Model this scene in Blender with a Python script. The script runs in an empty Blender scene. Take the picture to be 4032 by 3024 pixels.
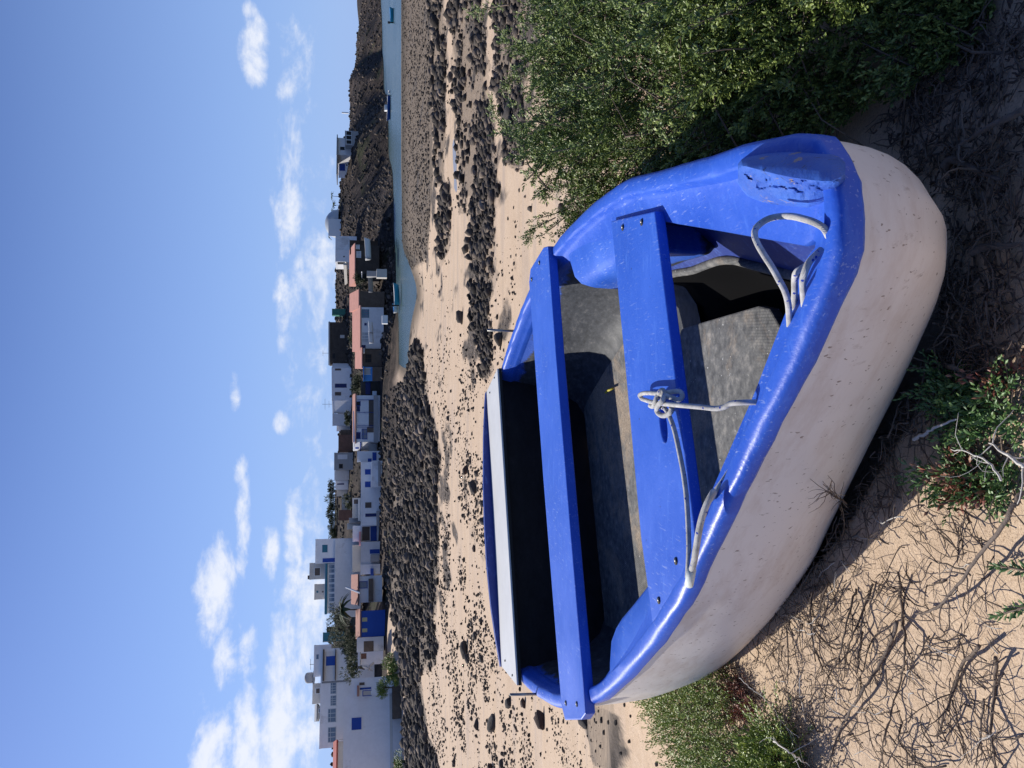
import bpy, bmesh, math, random
import numpy as np
from mathutils import Vector, Matrix
random.seed(7); RNG = np.random.default_rng(11)
sc = bpy.context.scene
COL = sc.collection

# ------------------------------------------------------------------ camera, sky, sun, exposure
F = 3028.0; PITCH = math.radians(10.8); CAMZ = 1.01
cp, sp = math.cos(PITCH), math.sin(PITCH)
cam_d = bpy.data.cameras.new('camera'); cam = bpy.data.objects.new('camera', cam_d); COL.objects.link(cam)
cam_d.sensor_fit = 'HORIZONTAL'; cam_d.sensor_width = 36; cam_d.lens = F / 4032 * 36
cam_d.clip_start = 0.02; cam_d.clip_end = 8000
# the photograph was taken with the camera turned a quarter turn: world up points to picture left
R = Matrix(((0, 1, 0), (-sp, 0, -cp), (-cp, 0, sp)))
cam.matrix_world = Matrix.Translation((0, 0, CAMZ)) @ R.to_4x4()
sc.camera = cam

SUN = Vector((-0.90, 0.80, 1.0)).normalized()
sun_el = math.asin(SUN.z); sun_az = math.atan2(SUN.x, SUN.y)
sd = bpy.data.lights.new('sun', 'SUN'); sd.energy = 5.0; sd.angle = math.radians(0.5); sd.color = (1, .95, .87)
so = bpy.data.objects.new('sun', sd); COL.objects.link(so)
so.rotation_euler = SUN.to_track_quat('Z', 'Y').to_euler(); so.location = (0, 0, 30)

w = bpy.data.worlds.new('World'); sc.world = w; w.use_nodes = True
N = w.node_tree.nodes; Lk = w.node_tree.links; N.clear()
def wn(t, **k):
    n = N.new(t)
    for a, b in k.items(): setattr(n, a, b)
    return n
def wmath(op, a, b=None, c=None, clamp=False):
    n = N.new('ShaderNodeMath'); n.operation = op; n.use_clamp = clamp
    for i, q in enumerate((a, b, c)):
        if q is None: continue
        if isinstance(q, (int, float)): n.inputs[i].default_value = q
        else: Lk.new(q, n.inputs[i])
    return n.outputs[0]
sky = wn('ShaderNodeTexSky', sky_type='NISHITA', sun_disc=False)
sky.sun_elevation = sun_el; sky.sun_rotation = sun_az; sky.altitude = 0; sky.air_density = 1.0; sky.dust_density = 0.4; sky.ozone_density = 3.0
tc = wn('ShaderNodeTexCoord'); sep = wn('ShaderNodeSeparateXYZ'); Lk.new(tc.outputs['Generated'], sep.inputs[0])
az = wmath('ARCTAN2', sep.outputs[0], sep.outputs[1])           # 0 straight ahead, + to the right
el = wmath('ARCSINE', sep.outputs[2])
comb = wn('ShaderNodeCombineXYZ'); Lk.new(az, comb.inputs[0]); Lk.new(wmath('MULTIPLY', el, 1.9), comb.inputs[1])
def noise(scale, detail, rough, seed=0.0, dist=0.0):
    n = wn('ShaderNodeTexNoise'); n.noise_dimensions = '4D'; n.inputs['W'].default_value = seed
    n.inputs['Scale'].default_value = scale; n.inputs['Detail'].default_value = detail; n.inputs['Roughness'].default_value = rough
    n.inputs['Distortion'].default_value = dist; Lk.new(comb.outputs[0], n.inputs['Vector']); return n.outputs['Fac']
nz = noise(11, 10, .62, 1.3, .5); nz2 = noise(38, 8, .65, 4.0, .3)
shape = wmath('ADD', wmath('MULTIPLY', wmath('SUBTRACT', nz, .5), 2.6), wmath('MULTIPLY', wmath('SUBTRACT', nz2, .5), 1.1))
def sky_px(x, y):
    """photograph pixel -> azimuth, elevation of that direction in the place"""
    v = (x - 2016) / F; u = (1512 - y) / F
    d = Vector((u, cp - v * sp, -sp - v * cp)).normalized()
    return math.atan2(d.x, d.y), math.asin(d.z)
# clouds: x0,x1,y0,y1 extents in the photograph (src px), density
clouds = [(960,1060,75,330,.85),(965,1010,20,80,.4),(1085,1200,360,1400,.62),(1090,1180,270,430,.45),(905,940,1480,1600,.5),(1080,1130,1630,1700,.5),
          (925,985,1910,2310,.95),(770,930,2120,2480,1.0),(1030,1100,2080,2290,.8),(1120,1190,1900,2350,.7),
          (750,920,2780,3250,1.05),(845,940,2480,2720,.9),(930,1020,2440,2700,.8),(905,1020,2690,3250,1.0),(1030,1180,2350,3300,.85),
          (1150,1300,2200,3300,.65),(1180,1300,500,1500,.3),(1150,1260,0,500,.3),(1200,1320,1200,2300,.3),(925,970,1790,1890,.45),(1090,1130,1320,1400,.5)]
total = None
for (x0, x1, y0, y1, dn) in clouds:
    a0, e0 = sky_px(x1, (y0 + y1) / 2); a1, e1 = sky_px(x0, (y0 + y1) / 2)
    aL, _ = sky_px((x0 + x1) / 2, y1); aR, _ = sky_px((x0 + x1) / 2, y0)
    ca, ra = (aL + aR) / 2, abs(aR - aL) / 2; ce, re = (e0 + e1) / 2, abs(e1 - e0) / 2
    dx = wmath('DIVIDE', wmath('SUBTRACT', az, ca), ra * 1.35)
    dy = wmath('DIVIDE', wmath('SUBTRACT', el, ce), re * 1.35)
    r2 = wmath('ADD', wmath('MULTIPLY', dx, dx), wmath('MULTIPLY', dy, dy))
    m = wmath('MULTIPLY', wmath('SUBTRACT', .85, r2), dn * .95)
    m = wmath('MAXIMUM', m, -1.0)
    total = m if total is None else wmath('MAXIMUM', total, m)
cl = wmath('ADD', total, wmath('MULTIPLY', shape, 1.15))
mr = wn('ShaderNodeMapRange', interpolation_type='SMOOTHSTEP'); mr.inputs['From Min'].default_value = -.02; mr.inputs['From Max'].default_value = .95
Lk.new(cl, mr.inputs['Value'])
cm = wmath('MULTIPLY', mr.outputs[0], .95)
hz = wn('ShaderNodeMapRange'); hz.inputs['From Min'].default_value = .45; hz.inputs['From Max'].default_value = 0.0; hz.inputs['To Max'].default_value = .80
Lk.new(el, hz.inputs['Value'])
tint = wn('ShaderNodeMixRGB', blend_type='MULTIPLY'); tint.inputs[0].default_value = 1; tint.inputs[2].default_value = (.70, .80, 1.18, 1); Lk.new(sky.outputs[0], tint.inputs[1])
mh = wn('ShaderNodeMixRGB'); mh.inputs[2].default_value = (3.9, 6.0, 10.7, 1); Lk.new(hz.outputs[0], mh.inputs[0]); Lk.new(tint.outputs[0], mh.inputs[1])
mx = wn('ShaderNodeMixRGB'); mx.inputs[2].default_value = (9.6, 10.0, 11.0, 1); Lk.new(cm, mx.inputs[0]); Lk.new(mh.outputs[0], mx.inputs[1])
bg = wn('ShaderNodeBackground'); bg.inputs[1].default_value = .082; Lk.new(mx.outputs[0], bg.inputs[0])
ow = wn('ShaderNodeOutputWorld'); Lk.new(bg.outputs[0], ow.inputs[0])

vs = sc.view_settings; vs.view_transform = 'Standard'; vs.look = 'None'; vs.exposure = 0.16; vs.gamma = 1.0
sc.cycles.max_bounces = 5; sc.cycles.diffuse_bounces = 3; sc.cycles.glossy_bounces = 3
sc.cycles.use_denoising = True

# ------------------------------------------------------------------ helpers
def tag(o, label=None, cat=None, group=None, kind=None):
    if label: o['label'] = label
    if cat: o['category'] = cat
    if group: o['group'] = group
    if kind: o['kind'] = kind
    return o
def empty(name, loc=(0, 0, 0), parent=None):
    o = bpy.data.objects.new(name, None); COL.objects.link(o); o.location = loc; o.empty_display_size = .1
    if parent: o.parent = parent
    return o
def thing(name, label, cat, loc=(0, 0, 0), group=None):
    return tag(empty(name, loc), label, cat, group)
def mk(name, verts, faces, mat=None, parent=None, smooth=False, attrs=None, uvs=None):
    """link one mesh object; verts in world space (parents sit at plain translations)"""
    verts = np.asarray(verts, dtype=np.float32)
    if parent is not None:
        off = np.array([0., 0., 0.]); p = parent
        while p is not None: off += np.array(p.location); p = p.parent
        verts = verts - off.astype(np.float32)
    me = bpy.data.meshes.new(name)
    if isinstance(faces, np.ndarray):
        n, k = faces.shape
        me.vertices.add(len(verts)); me.vertices.foreach_set('co', verts.ravel())
        me.loops.add(n * k); me.loops.foreach_set('vertex_index', faces.astype(np.int32).ravel())
        me.polygons.add(n); me.polygons.foreach_set('loop_start', np.arange(0, n * k, k, dtype=np.int32))
        me.polygons.foreach_set('loop_total', np.full(n, k, dtype=np.int32))
        me.update(calc_edges=True)
    else:
        me.from_pydata([tuple(v) for v in verts.tolist()], [], faces); me.update()
    if uvs is not None:
        l = me.uv_layers.new(name='UVMap'); vi = np.empty(len(me.loops), dtype=np.int32); me.loops.foreach_get('vertex_index', vi)
        l.data.foreach_set('uv', np.asarray(uvs, dtype=np.float32)[vi].ravel())
    if attrs:
        for k, a in attrs.items():
            at = me.attributes.new(k, 'FLOAT', 'POINT'); at.data.foreach_set('value', np.asarray(a, dtype=np.float32))
    if smooth: me.polygons.foreach_set('use_smooth', np.ones(len(me.polygons), dtype=bool))
    if mat: me.materials.append(mat)
    o = bpy.data.objects.new(name, me); COL.objects.link(o)
    if parent is not None: o.parent = parent
    return o
class MB:
    def __init__(s): s.v = []; s.f = []
    def add(s, v, f):
        o = len(s.v); s.v += [tuple(map(float, q)) for q in v]; s.f += [tuple(i + o for i in q) for q in f]; return s
    def box(s, x0, x1, y0, y1, z0, z1):
        v = [(x0,y0,z0),(x1,y0,z0),(x1,y1,z0),(x0,y1,z0),(x0,y0,z1),(x1,y0,z1),(x1,y1,z1),(x0,y1,z1)]
        return s.add(v, [(3,2,1,0),(4,5,6,7),(0,1,5,4),(1,2,6,5),(2,3,7,6),(3,0,4,7)])
    def prism(s, poly, z0, z1):
        n = len(poly); v = [(p[0], p[1], z0) for p in poly] + [(p[0], p[1], z1 if not hasattr(z1, '__len__') else z1[i]) for i, p in enumerate(poly)]
        return s.add(v, [tuple(range(n - 1, -1, -1)), tuple(range(n, 2 * n))] + [(i, (i + 1) % n, n + (i + 1) % n, n + i) for i in range(n)])
    def tube(s, pts, r, n=6, cap=True):
        v, f, _ = tube(pts, r, n); return s.add(v, f)
    def build(s, name, mat, parent=None, smooth=False): return mk(name, s.v, s.f, mat, parent, smooth)
def tube(pts, r, n=6):
    pts = [Vector(p) for p in pts]; m = len(pts)
    if not hasattr(r, '__len__'): r = [r] * m
    v = []; f = []; uv = []; up = Vector((0, 0, 1)); prev = None; L = 0
    for i, p in enumerate(pts):
        t = (pts[min(i + 1, m - 1)] - pts[max(i - 1, 0)]); t = t.normalized() if t.length > 1e-9 else Vector((0, 0, 1))
        if prev is None:
            a = t.cross(up if abs(t.z) < .95 else Vector((1, 0, 0))).normalized()
        else:
            a = (prev - t * prev.dot(t)); a = a.normalized() if a.length > 1e-6 else t.orthogonal().normalized()
        prev = a; b = t.cross(a)
        if i: L += (p - pts[i - 1]).length
        for k in range(n):
            th = 2 * math.pi * k / n; v.append(tuple(p + (a * math.cos(th) + b * math.sin(th)) * r[i])); uv.append((L, k / n))
    for i in range(m - 1):
        for k in range(n):
            k2 = (k + 1) % n; f.append((i * n + k, i * n + k2, (i + 1) * n + k2, (i + 1) * n + k))
    f.append(tuple(range(n - 1, -1, -1))); f.append(tuple((m - 1) * n + k for k in range(n)))
    return v, f, uv
def catmull(P, sub=6):
    P = [Vector(p) for p in P]; out = []
    for i in range(len(P) - 1):
        a = P[max(i - 1, 0)]; b = P[i]; c = P[i + 1]; d = P[min(i + 2, len(P) - 1)]
        for k in range(sub):
            t = k / sub
            out.append(.5 * ((2 * b) + (c - a) * t + (2 * a - 5 * b + 4 * c - d) * t * t + (3 * b - a - 3 * c + d) * t ** 3))
    out.append(P[-1]); return out

def _h(ix, iy, s):
    n = (ix.astype(np.int64) * 374761393 + iy.astype(np.int64) * 668265263 + s * 1274126177) & 0x7fffffff
    n = ((n ^ (n >> 13)) * 1103515245) & 0x7fffffff
    return ((n ^ (n >> 16)) & 0xffff) / 65535.0
def vnoise(x, y, s=0):
    x = np.asarray(x, float); y = np.asarray(y, float)
    ix = np.floor(x); iy = np.floor(y); fx = x - ix; fy = y - iy
    fx = fx * fx * (3 - 2 * fx); fy = fy * fy * (3 - 2 * fy)
    a = _h(ix, iy, s); b = _h(ix + 1, iy, s); c = _h(ix, iy + 1, s); d = _h(ix + 1, iy + 1, s)
    return (a + (b - a) * fx) * (1 - fy) + (c + (d - c) * fx) * fy
def fbm(x, y, o=4, s=0):
    t = 0; a = .5
    for i in range(o):
        t = t + a * (vnoise(x, y, s + i * 17) - .5) * 2; x = x * 2.03; y = y * 2.03; a *= .5
    return t

# ------------------------------------------------------------------ materials
MATS = {}
def srgb(c):
    return tuple((x / 255 / 12.92) if x / 255 <= .04045 else ((x / 255 + .055) / 1.055) ** 2.4 for x in c)
class Mt:
    def __init__(s, name):
        s.m = bpy.data.materials.new(name); s.m.use_nodes = True; s.t = s.m.node_tree; s.n = s.t.nodes; s.l = s.t.links
        s.b = s.n['Principled BSDF']; s.tc = s.n.new('ShaderNodeTexCoord'); MATS[name] = s.m
    def set(s, n, **k):
        for a, b in k.items(): n.inputs[a.replace('_', ' ')].default_value = b
    def co(s, scale=(1, 1, 1), rot=(0, 0, 0), src='Object'):
        mp = s.n.new('ShaderNodeMapping'); mp.inputs['Scale'].default_value = scale; mp.inputs['Rotation'].default_value = rot
        s.l.new(s.tc.outputs[src], mp.inputs[0]); return mp.outputs[0]
    def noise(s, sc_, det=4, ro=.55, co=None, dist=0):
        n = s.n.new('ShaderNodeTexNoise'); n.inputs['Scale'].default_value = sc_; n.inputs['Detail'].default_value = det; n.inputs['Roughness'].default_value = ro; n.inputs['Distortion'].default_value = dist
        s.l.new(co if co is not None else s.tc.outputs['Object'], n.inputs['Vector']); return n.outputs['Fac']
    def vor(s, sc_, feature='F1', co=None, out='Distance'):
        n = s.n.new('ShaderNodeTexVoronoi'); n.feature = feature; n.inputs['Scale'].default_value = sc_
        s.l.new(co if co is not None else s.tc.outputs['Object'], n.inputs['Vector']); return n.outputs[out]
    def ramp(s, fac, stops, interp='LINEAR'):
        r = s.n.new('ShaderNodeValToRGB'); e = r.color_ramp; e.interpolation = interp
        while len(e.elements) < len(stops): e.elements.new(.5)
        for q, (p, c) in zip(e.elements, stops):
            q.position = p; q.color = (c, c, c, 1) if isinstance(c, (int, float)) else tuple(c) + (1,)
        s.l.new(fac, r.inputs[0]); return r.outputs[0]
    def math(s, op, a, b=None, clamp=False):
        n = s.n.new('ShaderNodeMath'); n.operation = op; n.use_clamp = clamp
        for i, q in enumerate((a, b)):
            if q is None: continue
            if isinstance(q, (int, float)): n.inputs[i].default_value = q
            else: s.l.new(q, n.inputs[i])
        return n.outputs[0]
    def mix(s, fac, a, b, blend='MIX'):
        n = s.n.new('ShaderNodeMixRGB'); n.blend_type = blend
        for i, q in enumerate((fac, a, b)):
            if isinstance(q, (int, float)): n.inputs[i].default_value = q if i == 0 else (q, q, q, 1)
            elif isinstance(q, tuple): n.inputs[i].default_value = tuple(q) + (1,)
            else: s.l.new(q, n.inputs[i])
        return n.outputs[0]
    def attr(s, name):
        n = s.n.new('ShaderNodeAttribute'); n.attribute_name = name; return n.outputs['Fac']
    def bump(s, h, strength=.3, dist=.01, prev=None):
        n = s.n.new('ShaderNodeBump'); n.inputs['Strength'].default_value = strength; n.inputs['Distance'].default_value = dist
        s.l.new(h, n.inputs['Height'])
        if prev is not None: s.l.new(prev, n.inputs['Normal'])
        return n.outputs[0]
    def out(s, col=None, rough=.6, normal=None, spec=None, metal=None):
        if col is not None:
            if isinstance(col, tuple): s.b.inputs['Base Color'].default_value = tuple(col) + (1,)
            else: s.l.new(col, s.b.inputs['Base Color'])
        if isinstance(rough, (int, float)): s.b.inputs['Roughness'].default_value = rough
        else: s.l.new(rough, s.b.inputs['Roughness'])
        if normal is not None: s.l.new(normal, s.b.inputs['Normal'])
        if spec is not None: s.b.inputs['Specular IOR Level'].default_value = spec
        if metal is not None: s.b.inputs['Metallic'].default_value = metal
        return s.m
def simple(name, c, rough=.7, var=.25, scale=3, bump=.2, bd=.02, spec=.3, metal=None, dirt=None):
    m = Mt(name); n = m.noise(scale, 6, .6); n2 = m.noise(scale * 6, 4, .6)
    f = m.mix(.4, n, n2)
    col = m.ramp(f, [(.3, tuple(x * (1 - var) for x in c)), (.7, tuple(min(1, x * (1 + var * .6)) for x in c))])
    if dirt:
        k = m.ramp(m.noise(scale * .7, 8, .7), [(.56, 0.), (.68, .7)]); col = m.mix(k, col, dirt)
    return m.out(col, rough, m.bump(n2, bump, bd), spec, metal)

# worn blue boat paint: scratches along the boat, chips, faded patches
BOAT_ROT = (0, 0, 0)
def blue_paint(name, c=(.017, .092, .56), rough=.42, bumpy=.15, chips=.38, wear_z=None):
    m = Mt(name)
    n = m.noise(5, 6, .6); col = m.ramp(n, [(.3, tuple(x * .86 for x in c)), (.72, (c[0] * 1.25 + .008, c[1] * 1.18 + .01, c[2] * 1.06))])
    st = m.noise(60, 5, .65, m.co((.25, 1, 1), (0, 0, BOATANG)))
    k = m.ramp(st, [(.55, 0.), (.76, .40)]); col = m.mix(k, col, (.10, .24, .74))
    sp_ = m.noise(230, 3, .6, m.co((1, .16, 1), (0, 0, BOATANG)))
    k2 = m.math('MULTIPLY', m.ramp(sp_, [(.60, 0.), (.69, chips * 1.5)]), m.ramp(m.noise(3.1, 4, .6), [(.42, .08), (.60, 1.)])); col = m.mix(k2, col, (.42, .5, .72))
    d = m.noise(95, 5, .65); k3 = m.ramp(d, [(.69, 0.), (.72, .85)]); col = m.mix(k3, col, (.02, .03, .06))
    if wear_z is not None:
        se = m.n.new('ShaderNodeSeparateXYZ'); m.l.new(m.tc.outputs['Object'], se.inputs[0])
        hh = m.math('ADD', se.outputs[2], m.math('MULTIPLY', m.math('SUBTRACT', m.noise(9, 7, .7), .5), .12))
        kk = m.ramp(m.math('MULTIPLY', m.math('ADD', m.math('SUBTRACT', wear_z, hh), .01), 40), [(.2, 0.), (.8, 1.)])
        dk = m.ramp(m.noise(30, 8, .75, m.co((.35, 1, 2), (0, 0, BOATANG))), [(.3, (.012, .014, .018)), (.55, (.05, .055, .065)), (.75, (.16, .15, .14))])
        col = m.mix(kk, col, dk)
    return m.out(col, m.ramp(n, [(.3, rough * .8), (.7, rough * 1.3)]), m.bump(m.mix(.35, m.noise(26, 5, .6), m.noise(120, 3, .6)), min(1, bumpy * 2.6), .004), .4)

# ------------------------------------------------------------------ the boat's own frame (stern centre, length axis, beam axis)
ax = np.array([0.35587, -0.93454]); pr = np.array([ax[1], -ax[0]])
S0 = np.array([-0.54641, 2.97922]) - .03 * pr; B0 = np.array([.27772, .81499]) + .02 * pr
ax = (B0 - S0) / np.linalg.norm(B0 - S0); pr = np.array([ax[1], -ax[0]]); ZG = .45
BOATANG = -math.atan2(ax[1], ax[0])
def P(s, w_, z=0.0):
    q = S0 + s * ax + w_ * pr; return (q[0], q[1], ZG + z)
_s = [0, .13, .33, .55, .8, 1.05, 1.25, 1.45, 1.64, 1.75, 1.86, 2.0, 2.15, 2.25, 2.295, 2.32]
_w = [.612, .638, .662, .678, .670, .635, .582, .519, .443, .377, .317, .239, .162, .110, .076, .0]
def W0(s): return float(np.interp(s, _s, _w))
def ray(x, y):
    v = (x - 2016) / F; u = (1512 - y) / F
    return Vector((u, cp - v * sp, -sp - v * cp))
def at_z(x, y, z):
    d = ray(x, y); t = (z - CAMZ) / d.z; return Vector((d.x * t, d.y * t, z))
def at_Y(x, y, Y):
    d = ray(x, y); t = Y / d.y; return Vector((d.x * t, Y, CAMZ + d.z * t))
KD = 4032 / 2212

# ------------------------------------------------------------------ terrain: one sheet from the bank under the boat to the hills
def z_at(V, Y): return CAMZ - Y * math.tan(PITCH + math.atan((V - 2016) / F))
_near = [(-50, 0), (3, 0), (4, -.26), (7, -.95), (12, -1.58), (20, -2.0), (30, -2.29)]
_keys = {   # azimuth (photo row) : [(picture height, distance) of shore, seabed / rocks, foot, bench, terrace, ridge]
 -1500: [(1580,92),(1565,150),(1500,213),(1470,225),(1430,250),(1400,300)],
 0:    [(1580,92),(1565,150),(1500,213),(1470,225),(1430,250),(1405,300)],
 200:  [(1580,92),(1565,140),(1507,195),(1470,205),(1430,220),(1403,250)],
 330:  [(1580,92),(1566,130),(1512,180),(1470,186),(1420,195),(1376,215)],
 600:  [(1580,92),(1572,110),(1530,143),(1480,148),(1410,156),(1345,175)],
 900:  [(1583,90),(1575,105),(1550,117),(1500,122),(1410,140),(1330,170)],
 1150: [(1652,60),(1610,80),(1562,108),(1500,118),(1405,135),(1322,170)],
 1400: [(1620,68),(1605,80),(1575,98),(1498,112),(1400,135),(1327,170)],
 1600: [(1700,40),(1600,75),(1560,90),(1490,115),(1400,135),(1340,170)],
 2000: [(1715,38),(1620,60),(1560,85),(1490,112),(1390,140),(1318,170)],
 2300: [(1718,38),(1620,60),(1560,82),(1500,105),(1400,138),(1308,170)],
 2500: [(1722,38),(1620,60),(1560,78),(1505,95),(1400,125),(1312,150)],
 2750: [(1725,38),(1640,55),(1600,68),(1580,78),(1440,110),(1312,140)],
 4600: [(1725,38),(1640,55),(1600,68),(1580,78),(1440,110),(1310,140)]}
KY = sorted(_keys); KT = []
for k in KY:
    st = list(_near) + [(Y, z_at(V, Y)) for V, Y in _keys[k]]
    Yr, zr = st[-1]; st += [(Yr * 1.25, zr - 1.5), (Yr * 2, -2), (9000, -4)]
    KT.append((np.array([q[0] for q in st], float), np.array([q[1] for q in st], float)))
def T0(X, Y):
    X = np.asarray(X, float); Y = np.asarray(Y, float)
    ypx = 1512 - F * X / (np.maximum(Y, 8) * cp + .65)
    Z = np.stack([np.interp(Y, a, b) for a, b in KT]); kk = np.array(KY, float)
    ypx = np.clip(ypx, kk[0], kk[-1] - 1e-3); i = np.clip(np.searchsorted(kk, ypx, side='right') - 1, 0, len(kk) - 2)
    t = (ypx - kk[i]) / (kk[i + 1] - kk[i]); t = t * t * (3 - 2 * t)
    flat = lambda A, j: np.take_along_axis(A, j[None], 0)[0]
    return flat(Z, i) * (1 - t) + flat(Z, i + 1) * t
def G(x, y):
    """where the line of sight through a photograph pixel meets the ground"""
    d = ray(x, y); Yv = np.geomspace(.5, 800, 3000); Xv = d.x / d.y * Yv; zv = CAMZ + d.z / d.y * Yv
    hit = np.nonzero(zv < T0(Xv, Yv))[0]
    if len(hit) == 0: return None
    i = hit[0]; return np.array([Xv[i], Yv[i]])
def poly_xy(pts):
    out = []
    for x, y in pts:
        g = G(x, y)
        if g is not None: out.append(g)
    return np.array(out)
def inside(X, Y, poly):
    r = np.zeros(X.shape, bool); n = len(poly); j = n - 1
    for i in range(n):
        xi, yi = poly[i]; xj, yj = poly[j]
        c = ((yi > Y) != (yj > Y)) & (X < (xj - xi) * (Y - yi) / (yj - yi + 1e-12) + xi); r ^= c; j = i
    return r
def D(*a): return [(x * KD, y * KD) for x, y in a]
Z_ROCK = [poly_xy(p) for p in (
    # rocky shore below the village
    [(1728,3300),(1728,3024),(1690,2900),(1650,2600),(1705,2560),(1722,2440),(1735,2100),(1728,1900),(1740,1780),(1700,1660),(1690,1560),(1668,1390),(1640,1330),(1600,1480),(1560,1500),(1520,1560),(1505,1800),(1510,2200),(1520,2380),(1560,2500),(1590,2700),(1600,3300)],
    D((1010,395),(1022,520),(1026,640),(1030,700),(1038,760),(1052,805),(1064,800),(1070,740),(1060,660),(1078,600),(1072,520),(1060,430),(1062,380)),
    D((965,395),(972,430),(975,520),(960,565),(952,520),(948,430)),
    [(1785,-700),(1790,200),(1800,500),(1815,800),(1960,800),(1940,500),(1920,200),(1905,-700)],
    [(1960,-700),(1960,300),(1990,560),(2010,620),(2060,640),(2080,300),(2080,-700)],
    [(1712,-700),(1705,300),(1715,600),(1722,730),(1740,740),(1752,600),(1762,300),(1765,-700)],
    D((1270,1480),(1262,1560),(1280,1659),(1345,1690),(1370,1620),(1365,1540),(1330,1500)),
)]
Z_GRAV = [poly_xy(p) for p in (
    [(1583,-900),(1583,600),(1583,1000),(1620,1060),(1690,1010),(1705,700),(1700,300),(1700,-900)],)]
def zone(X, Y, polys, soft=.02):
    m = np.zeros(X.shape); s = np.maximum(Y, 2)
    for q in range(3):
        jx = fbm(X / (s * .02), Y / (s * .05), 3, 5 + q * 31) * s * soft; jy = fbm(X / (s * .02), Y / (s * .05), 3, 77 + q * 13) * s * soft * 4
        lo = fbm(X / (s * .16) + 3, Y / (s * .5), 3, 91); jy = jy + lo * s * (soft * 4.5); jx = jx + fbm(X / (s * .1), Y / (s * .3) + 9, 3, 95) * s * soft * 1.5
        a = np.zeros(X.shape, bool)
        for p in polys: a |= inside(X + jx, Y + jy, p)
        m += a / 3.
    return m
WZ = CAMZ - 4.2
def patches(X, Y): return np.clip((fbm(X * .5 + 9, Y * .22, 5, 3) + .30) * 4.5, 0, 1) * np.clip((fbm(X * 1.7, Y * .6, 4, 33) + .42) * 4, 0, 1)
def rockmask(X, Y):
    a_ = zone(X, Y, Z_ROCK[:1]); b_ = zone(X, Y, Z_ROCK[1:]); return np.maximum(a_ * np.clip(.32 + patches(X, Y), 0, 1), b_ * patches(X, Y)), np.maximum(a_, b_ * .8)
def T(X, Y, full=False):
    z = T0(X, Y); rk, bed = rockmask(X, Y); gv = zone(X, Y, Z_GRAV, .01)
    # holes of sand between the rocks, stray rock patches on the sand
    beach = (Y > 5) & (Y < 75)
    sca = np.clip((fbm(X * .9, Y * .28 + 3, 5, 41) - .24) * 6, 0, 1) * (X > -.32 * Y) * beach * (Y > 8); rk = np.maximum(rk, sca * .9)
    hill = np.clip((z - (WZ + .25)) / .6, 0, 1) * (Y > 88) 
    hill = np.maximum(hill, np.clip((Y - 95) / 6, 0, 1))
    amp = .004 + .012 * np.clip((Y - 2.6) / 3, 0, 1)
    dz = fbm(X * 1.3, Y * 1.3, 4, 8) * amp * 2 + fbm(X * 9, Y * 9, 3, 9) * .004
    rr = np.abs(fbm(X * 1.4, Y * 1.1, 5, 12)); r2 = fbm(X * 5, Y * 5, 3, 14)
    sc_ = np.clip(Y / 40, .35, 1.0)
    dz = dz + rk * (.05 + rr * .34 + r2 * .14) * sc_
    dz = dz + gv * (.30 + .25 * np.clip((Y - 58) / 2 + fbm(X * .2, X * 0, 3, 71) * 3, 0, 1) * (Y < 78) + fbm(X * 3, Y * 3, 3, 15) * .06) * np.clip((86 - Y) / 5, 0, 1)
    cl_ = np.clip((X / np.maximum(Y, 1) - .07) * 20, 0, 1); hr = np.abs(fbm(X * .3, Y * .22 + z * .3, 6, 21)); dz = dz + hill * (hr * 2.2 - .6 + np.abs(fbm(X * 1.6, Y * 1.2 + z, 5, 22)) * 1.3) * cl_
    dz = dz + hill * (fbm(X * .9, Y * .9, 5, 24) * .32) * (1 - cl_)
    # ledge of rock along the near side of the inlet
    nearf = np.exp(-((Y - 60) / 9) ** 2) * (X > 6) * (X < 30); dz = dz + nearf * gv * .25
    # sand banked against the boat and heaped before its bow
    z = z + .11 * np.exp(-((X + .15) ** 2 / 2.2 + (Y - 1.7) ** 2 / 3.2)) + .11 * np.exp(-((X - .15) ** 2 / .5 + (Y - .45) ** 2 / .16))
    bs = (X - S0[0]) * ax[0] + (Y - S0[1]) * ax[1]; bw = np.abs((X - S0[0]) * pr[0] + (Y - S0[1]) * pr[1])      # hollow scraped by the keel
    z = np.where((bs > .04) & (bs < 2.02) & (bw < np.interp(bs, _s, _w) - .10 - .03 * np.clip(bs - 1.2, 0, 1)), np.minimum(z, -.02), z)
    z = np.where((Y > 60) & (X > 0) & (z < WZ - .02), z - .7, z)
    return (z, rk, np.maximum(gv, bed * .9), hill) if full else z
a = np.concatenate([np.linspace(-1.6, -.62, 26)[:-1], np.linspace(-.62, .62, 760), np.linspace(.62, 1.6, 26)[1:]])
Yr = np.concatenate([np.linspace(-2.2, .35, 12), np.geomspace(.4, 88, 620), np.linspace(88.4, 235, 330), np.geomspace(237, 320, 40), np.geomspace(330, 6000, 26)])
A, YY = np.meshgrid(a, Yr); XX = A * (np.maximum(YY, 0) + 2.2 * np.clip(1 - YY / 3, .02, 1))
zz, rk, gv, hl = T(XX.ravel(), YY.ravel(), True)
n0, n1 = XX.shape; idx = np.arange(n0 * n1).reshape(n0, n1)
faces = np.stack([idx[:-1, :-1], idx[:-1, 1:], idx[1:, 1:], idx[1:, :-1]], -1).reshape(-1, 4)
wet = np.clip((WZ + .30 - zz) / .25, 0, 1)

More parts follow.
